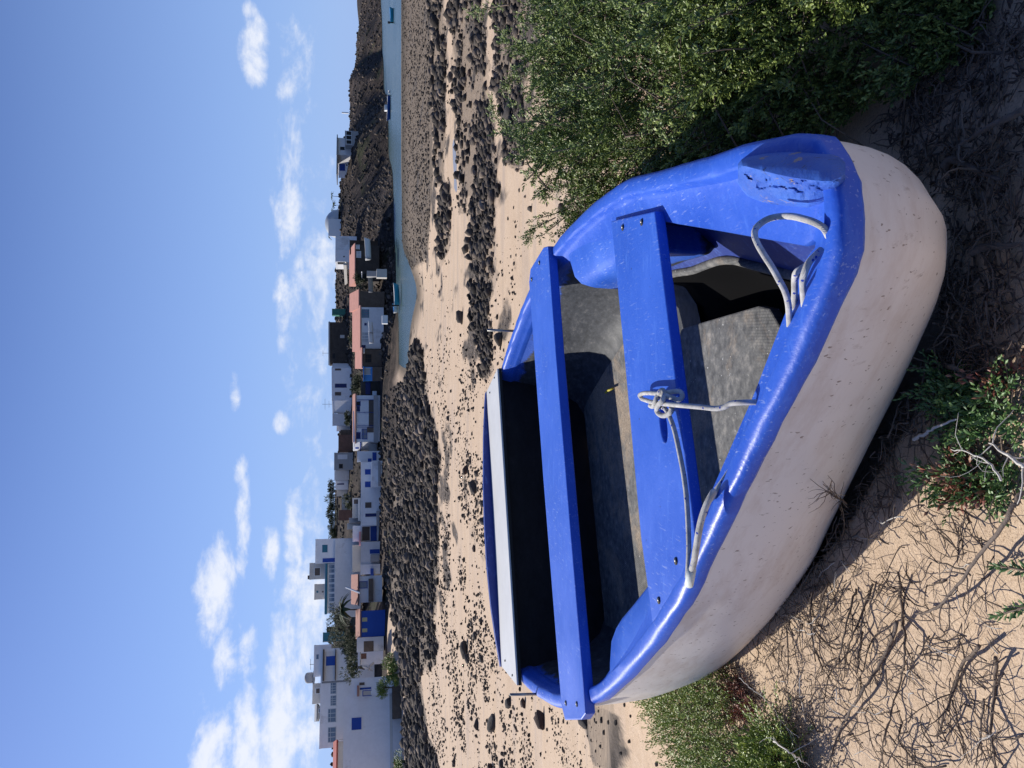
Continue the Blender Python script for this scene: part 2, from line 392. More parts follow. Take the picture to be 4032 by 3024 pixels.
m = Mt('ground'); g = m.attr('rock'); gr = m.attr('gravel'); hi = m.attr('hill'); we = m.attr('wet')
fine = m.noise(300, 3, .75); n1_ = m.noise(1.2, 6, .6); n2_ = m.noise(18, 4, .6)
sand = m.ramp(m.mix(.5, n1_, n2_), [(.3, (.50, .37, .25)), (.5, (.61, .46, .32)), (.72, (.68, .53, .385))])
gran = m.ramp(fine, [(.32, (.38, .30, .24)), (.46, (.92, .92, .92)), (.6, (1.05, 1.05, 1.05)), (.72, (1.35, 1.32, 1.28))]); sand = m.mix(.75, sand, gran, 'MULTIPLY')
strk = m.noise(.5, 7, .6, m.co((.5, 2.4, 1))); sand = m.mix(m.ramp(strk, [(.5, 0.), (.66, .5)]), sand, (.40, .325, .27))
rn = m.noise(3.2, 9, .72); rv = m.vor(5.5); rock = m.ramp(m.mix(.35, rn, rv), [(.28, (.02, .019, .018)), (.42, (.065, .058, .052)), (.56, (.16, .135, .115)), (.70, (.33, .275, .22))])
gn = m.noise(14, 8, .8); grav = m.ramp(gn, [(.34, (.03, .026, .022)), (.5, (.17, .135, .10)), (.66, (.40, .31, .225))])
hn = m.noise(.22, 9, .68); hn2 = m.noise(1.5, 8, .75)
hill_c = m.ramp(m.mix(.5, hn, hn2), [(.38, (.009, .008, .008)), (.47, (.032, .026, .023)), (.56, (.09, .068, .053)), (.68, (.20, .15, .115))])
green = m.ramp(m.noise(.12, 6, .6), [(.58, 0.), (.66, .55)]); hill_c = m.mix(green, hill_c, (.06, .075, .03))
c = m.mix(gr, sand, grav); c = m.mix(g, c, rock); c = m.mix(hi, c, hill_c); c = m.mix(we, c, m.mix(.75, c, (.03, .028, .02)))
b1 = m.bump(fine, .6, .003); b2 = m.bump(m.noise(25, 6, .65), .35, .015, b1); b3 = m.bump(m.noise(2.6, 9, .78), .9, .3)
bn = m.n.new('ShaderNodeMixRGB'); mxx = m.math('MAXIMUM', m.math('MAXIMUM', g, m.math('MULTIPLY', gr, .35)), hi)
m.l.new(mxx, bn.inputs[0]); m.l.new(b2, bn.inputs[1]); m.l.new(b3, bn.inputs[2])
m.out(c, .92, bn.outputs[0], .15)
ground = mk('ground', np.stack([XX.ravel(), YY.ravel(), zz], 1), faces, MATS['ground'], None, True, {'rock': rk, 'gravel': gv, 'hill': hl, 'wet': wet}); tag(ground, kind='structure')

# water of the inlet
m = Mt('water'); h = m.mix(.5, m.noise(1.3, 5, .6, m.co((.6, 2.2, 1))), m.noise(5, 4, .6, m.co((.6, 2, 1))))
col = m.ramp(m.noise(.06, 3, .5), [(.35, (.045, .085, .09)), (.65, (.08, .12, .12))])
m.out(col, .26, m.bump(h, .6, .14), .22)
wp = np.array([(-30, 45, WZ), (400, 45, WZ), (400, 400, WZ), (-30, 400, WZ)])
water = mk('water', [(-14,45,WZ),(500,45,WZ),(500,420,WZ),(-14,420,WZ)], [(0,1,2,3)], MATS['water']); tag(water, kind='structure')
# shallow puddles left by the tide
m = Mt('puddle'); m.out((.30, .30, .31), .35, m.bump(m.noise(6, 3), .2, .03), .4)
def puddle(pts, zoff=.0):
    p = poly_xy(pts); zc = float(np.mean(T(p[:, 0], p[:, 1]))) + .02 + zoff
    return tag(mk('water', [(q[0], q[1], zc) for q in p], [tuple(range(len(p)))], MATS['puddle']), kind='structure')
puddle([(1790,545),(1796,600),(1799,650),(1797,700),(1801,745),(1797,760),(1791,740),(1791,700),(1788,640),(1786,570)])

# ------------------------------------------------------------------ the blue rowing boat
BOAT = thing('rowing_boat', 'old blue and cream rowing boat lying on the sand, bow towards the viewer', 'rowing boat', (float(S0[0]), float(S0[1]), 0))
blue_paint('blue_paint'); blue_paint('thwart_paint', (.020, .10, .57), .42, .10, .35); blue_paint('liner_paint', (.02, .095, .52), .62, .12, .4, ZG - .075)
blue_paint('bench_paint', (.024, .11, .58), .4, .12, .5, ZG - .165)
blue_paint('shaded_blue_paint', (.008, .03, .23), .45, .05, .1)  # boat blue darkened: shade on coaming and stern board put into the colour
m = Mt('hull_paint'); n = m.noise(2.2, 5, .6); col = m.ramp(n, [(.3, (.68, .635, .59)), (.7, (.77, .725, .68))])
s1 = m.math('MULTIPLY', m.ramp(m.noise(95, 6, .7, m.co((.5, 1, .35), (.3, .4, BOATANG))), [(.60, 0.), (.69, .65)]), m.ramp(m.noise(3.4, 4, .6), [(.42, .05), (.60, 1.)])); col = m.mix(s1, col, (.42, .355, .31))
s2 = m.ramp(m.noise(160, 2, .5, m.co((1, 1, .45), (.5, .2, .3))), [(.68, 0.), (.71, .85)]); col = m.mix(s2, col, (.22, .17, .14))
s3 = m.ramp(m.noise(5, 8, .72, m.co((1, 1, 3.0), (.25, .1, 0))), [(.48, 0.), (.72, .65)]); col = m.mix(s3, col, (.50, .40, .33))
m.out(col, .5, m.bump(m.noise(30, 5, .6), .12, .004), .4)
m = Mt('floor_grime'); n = m.noise(3.2, 8, .7, None, .5); 
base = m.ramp(m.noise(40, 6, .7), [(.3, (.06, .062, .066)), (.55, (.165, .165, .16)), (.75, (.33, .31, .28))])
sandc = m.ramp(m.noise(180, 3, .7), [(.3, (.17, .13, .095)), (.55, (.38, .295, .21)), (.75, (.55, .44, .33))])
k = m.ramp(n, [(.50, 0.), (.62, .85)]); col = m.mix(k, base, sandc)
br = m.n.new('ShaderNodeTexBrick'); br.offset = .5; m.l.new(m.co((1, 1, 1), (0, 0, BOATANG + .4)), br.inputs['Vector']); br.inputs['Scale'].default_value = 62; br.inputs['Mortar Size'].default_value = .06; br.inputs['Brick Width'].default_value = .42; br.inputs['Row Height'].default_value = .42
pm = m.ramp(m.noise(2.3, 2, .5), [(.42, 1.), (.52, 0.)]); grid = m.math('MULTIPLY', br.outputs['Fac'], pm)
col = m.mix(m.math('MULTIPLY', grid, .45), col, (.018, .018, .02))
col = m.mix(m.ramp(m.noise(110, 2, .5), [(.74, 0.), (.76, 1.)]), col, (.6, .6, .58))
m.out(col, .75, m.bump(m.math('ADD', m.noise(90, 4, .6), m.math('MULTIPLY', grid, -1.)), .3, .004), .3)
m = Mt('shaded_stern_black'); m.out(m.ramp(m.noise(20, 8, .75, m.co((.4, 1, 1), (0, 0, BOATANG))), [(.35, (.004, .004, .005)), (.62, (.014, .014, .016)), (.8, (.05, .045, .04))]), .6, m.bump(m.noise(70, 4), .1, .003), .3)  # near-black transom: the shade inside the stern is put into its colour
MATS['shaded_bow_black'] = Mt('shaded_bow_black').out((.003, .003, .0035), .9, None, .05)  # even near-black stands in for deep shade in the bow cavity
simple('white_board', (.62, .62, .60), .5, .10, 4, .08, .003); simple('dark_fixing_shade', (.018, .017, .016), .7, .2, 8)
simple('steel', (.30, .29, .27), .42, .2, 30, .1, .002, .5, .8); simple('bare_wood', (.40, .30, .22), .8, .35, 25, .4, .004)

def outline(stern=-.02):
    """right half from stern to stem, then left half back; (s, half width, side)"""
    ss = list(np.linspace(stern, 1.5, 34)) + list(np.linspace(1.54, 2.19, 20)) + [2.215, 2.24, 2.26, 2.275, 2.287, 2.297, 2.305, 2.31]
    sm = lambda s: sum(W0(s + d) for d in (-.025, 0, .025)) / 3 if .06 < s < 2.2 else W0(s)
    return [(s if s < 2.1 else 2.1 + (s - 2.1) * .84, sm(s)) for s in ss]
OUT = outline(); NO = len(OUT)
_wi_s = [0, .33, .55, .8, 1.0, 1.2, 1.4, 1.63, 1.79, 1.945, 2.09, 2.15]
_wi_w = [.572, .622, .638, .63, .585, .512, .435, .335, .222, .112, .01, .0]
def WI(s): return float(np.interp(s, _wi_s, _wi_w))
def half(prof):
    """prof(i, s, W, ns, nw) -> list of (s, w, z) for the left half; mirrored for the right; returns verts, rows"""
    rows = []
    for i, (s, W_) in enumerate(OUT):
        a_ = OUT[max(i - 1, 0)]; b_ = OUT[min(i + 1, NO - 1)]; ds, dw = b_[0] - a_[0], b_[1] - a_[1]; L = math.hypot(ds, dw)
        rows.append(prof(i, s, W_, -dw / L * -1 if False else dw / L, -ds / L))      # inward normal (s, w)
    full = [[(q[0], -q[1], q[2]) for q in r] for r in rows]
    tip = [(q[0] + (2.285 - OUT[-1][0]) * .6, 0, q[2]) for q in rows[-1]]
    full += [tip] + [r for r in rows[::-1]]
    return full
def loft(name, full, mat, close=False, flip=False, smooth=True, capends=False):
    nr = len(full); nc = len(full[0]); v = [P(*q) for r in full for q in r]; f = []
    for i in range(nr - 1):
        for j in range(nc - 1 + (1 if close else 0)):
            j2 = (j + 1) % nc; q = (i * nc + j, i * nc + j2, (i + 1) * nc + j2, (i + 1) * nc + j); f.append(q[::-1] if flip else q)
    if capends: f += [tuple(range(nc)), tuple((nr - 1) * nc + j for j in range(nc - 1, -1, -1))]
    return mk(name, v, f, MATS[mat], BOAT, smooth)
def shade_auto(o, deg=35):
    me = o.data; bm = bmesh.new(); bm.from_mesh(me)
    bmesh.ops.recalc_face_normals(bm, faces=bm.faces[:])
    for e in bm.edges:
        e.smooth = not (len(e.link_faces) == 2 and e.calc_face_angle(0) > math.radians(deg))
    bm.to_mesh(me); bm.free(); return o
def bev(o, wdt=.004, seg=2):
    b = o.modifiers.new('bevel', 'BEVEL'); b.width = wdt; b.segments = seg; b.limit_method = 'ANGLE'; b.angle_limit = math.radians(40); return o
RND = random.Random(3)
def wob(i, k, a_=.0010): return a_ * math.sin(i * 1.3 + k * 1.7) + a_ * .8 * math.sin(i * 2.9 + k)
INE = {}
def gun(i, s, W_, ns, nw):
    si = s * 2.15 / 2.31 if s > 1.5 else s * (2.0 + (2.15 / 2.31 - 1) * 0) / 2.0
    if s > 1.5: t = (s - 1.5) / .776; si = s - t * .165
    wi = WI(si); wd = .9 if s > 2.2 else 1.0
    off = lambda d, z: (s + ns * d * wd, max(W_ + nw * d * wd, .0), z + wob(i, d * 90))
    dp = float(np.interp(s, [0, .9, 1.15, 1.5, 2.3], [-.040, -.040, -.034, -.055, -.062]))
    dp = float(np.interp(s, [0, .9, 1.15, 1.7, 2.0, 2.3], [-.036, -.036, -.034, -.030, -.052, -.060])); lp = float(np.interp(s, [0, 1.2, 2.0, 2.25], [-.026, -.028, -.030, -.036]))
    pts = [off(.014, lp + .002), off(.004, lp - .001), off(-.001, lp + .005), off(-.001, -.009), off(.0015, -.004), off(.006, .0), off(.014, .002), off(.031, .001), off(.036, -.002), off(.0385, -.007), off(.043, dp * .5)]
    q = pts[-1]
    e = (min(q[0], si + .02), max(min(wi, q[1] - .004), 0), dp); INE[i] = e
    pts += [(q[0] + (e[0] - q[0]) * .12, q[1] + (e[1] - q[1]) * .12, dp * .62), (q[0] + (e[0] - q[0]) * .5, q[1] + (e[1] - q[1]) * .5, dp * .80), (q[0] + (e[0] - q[0]) * .95, q[1] + (e[1] - q[1]) * .95, dp * .985), e, (e[0], max(e[1] - .002, 0), dp - .006), (e[0] + .0, max(e[1] + .004, 0), dp - .03)]
    return pts
g_ = loft('gunwale', half(gun), 'blue_paint'); shade_auto(g_, 33)
# outer hull
LV = [(-.022, 2.315, .004), (-.09, 2.31, .006), (-.14, 2.295, .008), (-.20, 2.255, .012), (-.26, 2.185, .028), (-.32, 2.105, .046), (-.37, 2.02, .078), (-.41, 1.91, .125), (-.44, 1.80, .20), (-.455, 1.5, .40), (-.46, 1.3, .9)]
def hull(i, s, W_, ns, nw):
    out = []
    for z, stem, ins in LV:
        gsc = np.interp(s, [0, .9, 1.6, 2.3], [.6, .75, 1.0, 1.0]); k = max(s, 0) / 2.275
        s2 = s + (stem - 2.315) * k ** 2.2; w_ = max(W_ - ins * gsc - (.012 * k ** 4 * (-z) * 4 if z < -.1 else 0), .0)
        out.append((max(s2, -.02 + .0), w_, z))
    return out
h_ = loft('hull', half(hull), 'hull_paint'); shade_auto(h_, 80); sb = h_.modifiers.new('sub', 'SUBSURF'); sb.levels = sb.render_levels = 1
# transom, and the arched board, its blue darkened for shade, behind the grey plank across the stern
tw = np.linspace(-.60, .60, 25); nT = 25
v = [P(s_, w_ * k_, z) for s_ in (-.012, -.04) for k_, z in ((1, .012), (.93, -.36)) for w_ in tw]; f = []
for i in range(nT - 1):
    a0, b0 = i, nT + i; A0, B0_ = 2 * nT + i, 3 * nT + i
    f += [(a0, a0 + 1, b0 + 1, b0), (A0, B0_, B0_ + 1, A0 + 1), (a0, A0, A0 + 1, a0 + 1), (b0, b0 + 1, B0_ + 1, B0_)]
f += [(0, nT, 3 * nT, 2 * nT), (nT - 1, 3 * nT - 1, 4 * nT - 1, 2 * nT - 1)]
t_ = mk('transom', v, f, MATS['shaded_stern_black'], BOAT); shade_auto(t_)
nA, nB = at_z(1074 * KD, 796 * KD, ZG + .022), at_z(1116.5 * KD, 1481 * KD, ZG + .022)
fA, fB = at_z(1051 * KD, 846 * KD, ZG + .034), at_z(1083.5 * KD, 1440 * KD, ZG + .034)
th = Vector((0, 0, .010)); v = [nA, nB, fB, fA, nA - th, nB - th, fB - th, fA - th]
o = mk('stern_plank', v, [(0, 1, 2, 3), (7, 6, 5, 4), (0, 4, 5, 1), (1, 5, 6, 2), (2, 6, 7, 3), (3, 7, 4, 0)], MATS['white_board'], BOAT); bev(shade_auto(o), .002)
eo = Vector((ax[0], ax[1], 0)) * .004; t2 = Vector((0, 0, .006))
v = [nA + eo - t2, nB + eo - t2, nB - eo * 3 - th, nA - eo * 3 - th, nA + eo - t2 * 3, nB + eo - t2 * 3, nB - eo * 3 - t2 * 3, nA - eo * 3 - t2 * 3]
o = mk('plank_edge_shade', v, [(0, 1, 2, 3), (7, 6, 5, 4), (0, 4, 5, 1), (1, 5, 6, 2), (2, 6, 7, 3), (3, 7, 4, 0)], MATS['dark_fixing_shade'], BOAT); shade_auto(o)  # dark strip for the plank's edge and the shade painted beneath it
arc = [(1051, 846), (1047.5, 880), (1045.2, 940), (1044.6, 1040), (1047, 1130), (1052, 1220), (1061, 1310), (1072, 1385), (1083.5, 1440)]
back = Vector((-ax[0], -ax[1], 0)) * .03; tp = []
for x, y in arc:
    t = (y - 846) / (1440 - 846); base = fA.lerp(fB, t) + back * .3; q = at_Y(x * KD, y * KD, base.y); tp.append(Vector((q.x, q.y, max(q.z, ZG + .036))))
n_ = len(tp); v = tp + [Vector((q.x, q.y, ZG - .10)) for q in tp] + [q + back for q in tp] + [Vector((q.x, q.y, ZG - .10)) + back for q in tp]; f = []
for i in range(n_ - 1): f += [(i, i + 1, n_ + i + 1, n_ + i), (2*n_ + i, 3*n_ + i, 3*n_ + i + 1, 2*n_ + i + 1), (i, 2*n_ + i, 2*n_ + i + 1, i + 1), (n_ + i, n_ + i + 1, 3*n_ + i + 1, 3*n_ + i)]
f += [(0, n_, 3*n_, 2*n_), (n_ - 1, 3*n_ - 1 - n_ + n_, 4*n_ - 1, 2*n_ - 1)]
f[-1] = (n_ - 1, 3 * n_ - 1, 4 * n_ - 1, 2 * n_ - 1)
t_ = mk('stern_board', v, f, MATS['shaded_blue_paint'], BOAT); shade_auto(t_, 40)
for t, e in ((.012, .25), (.03, .7), (.985, .25), (.965, .7)):
    q = nA.lerp(nB, t).lerp(fA.lerp(fB, t), e) + Vector((0, 0, .0)); vv, ff, _ = tube([q, q + Vector((0, 0, .003))], .004, 6); mk('screw', vv, ff, MATS['dark_fixing_shade'], BOAT)
# inner moulding from the gunwale down to the bilge
def liner_rows(i0, i1, prof):
    rows = []
    for i in range(i0, i1):
        e = INE[i]; rows.append([(e[0] + (dz * k_ if e[0] > 1.3 else 0), max(e[1] - ins, 0), e[2] + dz if dz > -.05 else dz) for dz, ins, k_ in prof])
    return rows
def liner(name, i0, i1, prof, mat, bow=False):
    R_ = liner_rows(i0, i1, prof)
    if bow: full = [[(q[0], -q[1], q[2]) for q in r] for r in R_] + R_[::-1]; return loft(name, full, mat, flip=True)
    for sg in (-1, 1): o = loft(name, [[(q[0], sg * q[1], q[2]) for q in r] for r in R_], mat, flip=(sg > 0)); shade_auto(o, 60)
IA = [i for i, q in enumerate(OUT) if q[0] < 1.2][-1]
liner('inner_moulding', 0, IA + 1, ((-.004, -.003, 0), (-.03, -.002, 0), (-.09, .006, 0), (-.16, .020, 0), (-.22, .040, 0), (-.28, .066, 0), (-.325, .10, 0), (-.35, .15, 0), (-.356, .24, 0)), 'liner_paint')
liner('bow_coaming', IA - 2, NO, ((-.004, -.003, 0), (-.03, -.003, 0), (-.15, .000, .05), (-.17, .012, .1), (-.20, .034, .2), (-.225, .050, .25)), 'shaded_blue_paint', True)
liner('bilge', IA - 2, NO, ((-.222, .050, .25), (-.248, .060, .34), (-.31, .055, .36), (-.36, .10, .40), (-.372, .16, .5), (-.375, .35, .5)), 'shaded_bow_black', True)
# cockpit floor with sand and anti-slip grid; a raised bow floor with a rounded corner; bilge beside it coloured black as deep shade
def flat_poly(name, pts, z0, z1, mat, bevel=.004):
    o = MB().add([P(s_, w_, z1) for s_, w_ in pts] + [P(s_, w_, z0) for s_, w_ in pts], [tuple(range(len(pts))), tuple(range(2 * len(pts) - 1, len(pts) - 1, -1))] + [(i, i + len(pts), (i + 1) % len(pts) + len(pts), (i + 1) % len(pts)) for i in range(len(pts))]).build(name, MATS[mat], BOAT)
    shade_auto(o)
    if bevel: bev(o, bevel)
    return o
def rc(c, a, b_, r=.05, n=5):
    c, a, b_ = Vector(c), Vector(a), Vector(b_); p = c + (a - c).normalized() * r; q = c + (b_ - c).normalized() * r
    return [tuple(p * (1 - t) ** 2 + c * 2 * t * (1 - t) + q * t * t) for t in [k / n for k in range(n + 1)]]
ws = [(s_, min(WI(s_) - .06, .56)) for s_ in (.02, .3, .6, .9)]
flat_poly('cockpit_floor', [(s_, -w_) for s_, w_ in ws] + [(.93, -.50), (.93, .52)] + [(s_, w_) for s_, w_ in ws[::-1]], -.37, -.342, 'floor_grime', 0)
flat_poly('bilge', [(s_, -max(WI(s_) - .11, 0)) for s_ in (.85, 1.1, 1.3, 1.5, 1.65, 1.8, 1.9)] + [(s_, max(WI(s_) - .11, 0)) for s_ in (1.9, 1.8, 1.65, 1.5, 1.3, 1.1, .85)], -.40, -.372, 'shaded_bow_black', 0)
fp = [at_z(x, y, ZG - .290) for x, y in ((2672, 1296), (2985, 1204), (3030, 1215), (3080, 1300), (3110, 1420), (3125, 1600), (3125, 1800), (3060, 2000), (2990, 2160), (2900, 2260), (2800, 2290), (2760, 2080), (2727, 1850), (2700, 1600))]
pl = [((q.x - S0[0]) * ax[0] + (q.y - S0[1]) * ax[1], (q.x - S0[0]) * pr[0] + (q.y - S0[1]) * pr[1]) for q in fp]; pl = rc(pl[0], pl[-1], pl[1], .035) + pl[1:]
flat_poly('bow_floor', pl, -.315, -.290, 'floor_grime')
rim = [(e[0] - .225 * .25 - .01, -max(e[1] - .050, 0), -.228) for e in (INE[i] for i in range(IA + 1, NO - 5, 2))]; rim = [q for q in rim if q[1] < -.02]
rim += [(rim[-1][0] + .012, .01, -.235), (rim[-1][0] - .02, .06, -.245), (rim[-1][0] - .10, .13, -.262)]
v, f, _ = tube(catmull([P(*q) for q in rim], 4), .011, 8); mk('opening_rim', v, f, MATS['floor_grime'], BOAT, True)
# side benches moulded between the thwarts
def bench(sg):
    st = [1.02, 1.03, 1.06, 1.11, 1.2, 1.3, 1.4, 1.48, 1.55, 1.60]; rows = []
    for s_ in st:
        wo = W0(s_) - .040; k = 1 - max(0, (1.07 - s_) / .05) ** 2 * .18 if s_ < 1.07 else 1
        wi = wo - (.135 if s_ > 1.1 else .135 - (1.1 - s_) * .4); e = .012 if s_ > 1.03 else .028
        zt = -.024 - (.0 if s_ > 1.05 else .012)
        rows.append([(s_, wo, -.21), (s_, wo, zt), (s_, wo - .04, zt - .005), (s_, wi + .03, zt - .014), (s_, wi + .008, zt - .028 - e * .3), (s_, wi, zt - .055), (s_, wi - .004, -.15), (s_, wi - .002, -.185), (s_, wi + .02, -.205), (s_, wo, -.21)])
    v = [P(q[0], q[1] * sg, q[2]) for r in rows for q in r]; nc = 10; f = []
    for i in range(len(rows) - 1):
        for j in range(nc - 1): f.append((i * nc + j, i * nc + j + 1, (i + 1) * nc + j + 1, (i + 1) * nc + j))
    f.append(tuple(range(nc - 1))); f.append(tuple((len(rows) - 1) * nc + j for j in range(nc - 2, -1, -1)))
    o = mk('side_bench', v, f, MATS['bench_paint'], BOAT, True); shade_auto(o, 70); bev(o, .012, 3)
bench(-1); bench(1)
# thwarts
def board(name, pts, z1, th, mat='thwart_paint', hole=None, n_div=24):
    bm = bmesh.new()
    ov = [bm.verts.new(P(s_, w_, z1)) for s_, w_ in pts]; es = [bm.edges.new((ov[i], ov[(i + 1) % len(ov)])) for i in range(len(ov))]
    if hole:
        cs, cw, rs, rw = hole; hv = [bm.verts.new(P(cs + rs * math.cos(t), cw + rw * math.sin(t), z1)) for t in [2 * math.pi * k / 20 for k in range(20)]]
        es += [bm.edges.new((hv[i], hv[(i + 1) % 20])) for i in range(20)]
    bmesh.ops.triangle_fill(bm, use_beauty=True, edges=es)
    r = bmesh.ops.extrude_face_region(bm, geom=bm.faces[:]); bmesh.ops.translate(bm, verts=[x for x in r['geom'] if isinstance(x, bmesh.types.BMVert)], vec=(0, 0, -th))
    bmesh.ops.recalc_face_normals(bm, faces=bm.faces[:]); me = bpy.data.meshes.new(name)
    for x in bm.verts: x.co -= Vector((BOAT.location.x, BOAT.location.y, 0))
    bm.to_mesh(me); bm.free(); me.materials.append(MATS[mat]); o = bpy.data.objects.new(name, me); COL.objects.link(o); o.parent = BOAT; bev(o, .003); return o
rear = board('thwart', [(.70, -.668), (.735, -.70), (.93, -.672), (.985, -.645), (.965, -.3), (.955, .2), (.95, .60), (.945, .672), (.90, .688), (.72, .70), (.69, .662), (.685, 0)], .014, .027); rear['label'] = 'wide rear thwart laid across both gunwales'
front = board('thwart', [(1.475, -.435), (1.725, -.305), (1.715, -.05), (1.705, .22), (1.70, .375), (1.605, .432), (1.545, .462), (1.435, .495), (1.425, .3), (1.455, -.1)], -.012, .022, hole=(1.625, .112, .017, .037)); front['label'] = 'front thwart with an oval hand hole and a rope knot'
def bolts(lst, z, par):
    for s_, w_ in lst:
        q = Vector(P(s_, w_, z)); v, f, _ = tube([q - Vector((0, 0, .004)), q + Vector((0, 0, .0015))], .0075, 8)
        o = mk('bolt', v, f, MATS['dark_fixing_shade'], par, True)
        v, f, _ = tube([q + Vector((.002, -.001, .001)), q + Vector((.002, -.001, .0035))], .0042, 6); mk('bolt_head', v, f, MATS['steel'], o, True)
bolts([(1.545, -.375), (1.655, -.322), (1.60, .372), (1.487, .435)], -.012, front)
bolts([(.745, -.655), (.865, -.652), (.75, .655), (.87, .652)], .014, rear)
# thole pins
for (px, py, bx, by) in ((1919, 1299, 2010, 1303), (2008, 2735, 2108, 2735)):
    q = at_z(bx, by, ZG + .003); dpx = 3.0; h = .088
    t_ = at_Y(px, py, q.y); v, f, _ = tube([q - Vector((0, 0, .03)), (t_.x, q.y, max(t_.z, ZG + .07))], .0048, 8); mk('thole_pin', v, f, MATS['steel'], BOAT, True)
# fairlead block worn through to the wood at the bow
def block():
    # stations along the block: x, y of right foot, ridge, left shoulder, left foot
    st = [(1594, 352, 366, 385, 398, .35), (1602, 342, 358, 395, 412, .8), (1615, 336, 360, 405, 426, .95), (1645, 328, 368, 412, 438, 1), (1680, 323, 377, 418, 443, 1), (1715, 321, 384, 422, 446, 1),
          (1745, 322, 388, 420, 449, 1), (1772, 326, 391, 415, 440, 1), (1795, 331, 391, 408, 426, .92), (1812, 338, 384, 398, 410, .75), (1826, 350, 375, 385, 392, .5)]
    rows = []; R2 = random.Random(5)
    xs = np.array([q[0] for q in st]); 
    for x in np.linspace(1594, 1826, 90):
        yr, yt, ym, yl, k_ = [float(np.interp(x, xs, [q[j] for q in st])) for j in (1, 2, 3, 4, 5)]; row = []
        prof = [(yr, -.045), (yr + 1, -.01 * k_), (yr + (yt - yr) * .3, .024 * k_), (yr + (yt - yr) * .7, .042 * k_), (yt, .046 * k_)]
        for j in range(1, 16):
            t = j / 15; y = yt + (ym - yt) * t; edge = 1.0
            ch = -.006 * float(np.clip((fbm(x * .045, y * .08, 4, 3) - .05) * 5, 0, 1)) + .002 * float(fbm(x * .2, y * .25, 3, 13))
            prof.append((y, (.046 - .040 * t) * k_ + .004 * float(fbm(x * .06, y * .08, 4, 9)) + ch))
        prof += [(ym + (yl - ym) * .5, -.010), (yl, -.045), (yl + 1, -.07)]
        for y, z in prof: row.append(at_z(x * KD, y * KD, ZG + z))
        rows.append(row)
    nv = len(rows[0]); v = [q for r in rows for q in r]
    f = [(i * nv + j, i * nv + j + 1, (i + 1) * nv + j + 1, (i + 1) * nv + j) for i in range(len(rows) - 1) for j in range(nv - 1)] + [tuple(range(nv)), tuple((len(rows) - 1) * nv + j for j in range(nv - 1, -1, -1))]
    o = mk('bow_chock', v, f, MATS['chock_paint'], BOAT, True); shade_auto(o, 45)
m = Mt('chock_paint'); n = m.noise(22, 6, .7); col = m.ramp(m.noise(9, 5), [(.3, (.022, .085, .44)), (.7, (.05, .17, .62))])
col = m.mix(m.ramp(m.noise(30, 6, .75), [(.60, 0.), (.64, .9)]), col, (.40, .30, .21)); col = m.mix(m.ramp(m.noise(48, 6, .75), [(.62, 0.), (.66, .9)]), col, (.012, .015, .03))
m.out(col, .45, m.bump(m.noise(55, 7, .7), .9, .006), .5)
block()
# painter: pale rope with blue flecks, tied round the front thwart and lying over the bow
m = Mt('rope'); uv = m.tc.outputs['UV']; mp = m.n.new('ShaderNodeMapping'); mp.inputs['Scale'].default_value = (150, 6, 1); m.l.new(uv, mp.inputs[0])
wv = m.n.new('ShaderNodeTexWave'); wv.wave_type = 'BANDS'; wv.bands_direction = 'DIAGONAL'; wv.inputs['Scale'].default_value = 1.6; wv.inputs['Distortion'].default_value = .4; m.l.new(mp.outputs[0], wv.inputs['Vector'])
col = m.ramp(m.noise(60, 4), [(.3, (.40, .385, .355)), (.7, (.66, .64, .60))]); mp2 = m.n.new('ShaderNodeMapping'); mp2.inputs['Scale'].default_value = (85, 2.4, 1); m.l.new(uv, mp2.inputs[0]); fl = m.ramp(m.vor(1.0, 'F1', mp2.outputs[0]), [(.16, 1.), (.20, 0.)]); col = m.mix(fl, col, (.03, .06, .35))
m.out(col, .85, m.bump(wv.outputs['Fac'], .5, .0022), .2)
ROPE = thing('rope', 'pale flecked mooring rope knotted round the front thwart and looped over the bow', 'rope', P(1.6, .1, 0))
def rope(pts, r=.0046):
    p = catmull([at_z(x, y, ZG + z) for x, y, z in pts], 8); v, f, uv = tube(p, r, 10)
    return v, f, uv
segs = []
def z2(x, y, z): return (1850 + x / 2.074, 1600 + y / 2.074, z)
def z3(x, y, z): return (1850 + x / 2.074, 2200 + y / 2.074, z)
def z5(x, y, z): return (2500 + x / 2.074, 1200 + y / 2.074, z)
def z4(x, y, z): return (2700 + x / 1.8855, 450 + y / 1.8855, z)
segs.append(rope([z2(1778,1400,.004), z2(1788,1150,.0), z2(1775,820,-.004), z2(1752,600,-.004), z2(1722,430,-.004), z2(1672,200,-.003), z2(1625,70,.0), z2(1590,15,.004), z5(205,830,.002), z5(225,800,-.01)]))
segs.append(rope([z3(1796,205,.008), z3(1805,130,.012), z3(1832,20,.018), z2(1850,1150,.026), z2(1885,950,.030), z2(1935,800,.026), z2(1990,700,.016), z5(620,1580,.008), z5(690,1490,-.004), z5(760,1390,-.02), z5(850,1250,-.05)], .0056))
segs.append(rope([z5(60,770,.004), z5(160,800,.010), z5(300,815,.012), z5(420,825,.008), z5(560,838,-.004), z5(660,848,-.012), z5(730,835,-.018), z5(780,808,-.022), z5(880,798,-.03), z5(1010,795,-.05), z5(1100,790,-.07)]))
segs.append(rope([z5(60,770,.004), z5(40,740,.007), z5(75,722,.009), z5(150,722,.010), z5(230,735,.012), z5(300,760,.006), z5(360,775,-.006), z5(388,745,-.012), z5(365,708,-.008), z5(300,712,.002), z5(230,725,.008), z5(185,745,.016), z5(165,790,.018), z5(150,830,.010), z5(125,825,.003)]))
segs.append(rope([z5(185,760,.002), z5(200,720,.016), z5(225,698,.014), z5(240,730,.012), z5(225,780,.020), z5(190,820,.018), z5(178,860,.012), z5(200,895,.008), z5(245,905,.004), z5(290,880,.002), z5(300,840,.002)], .005))
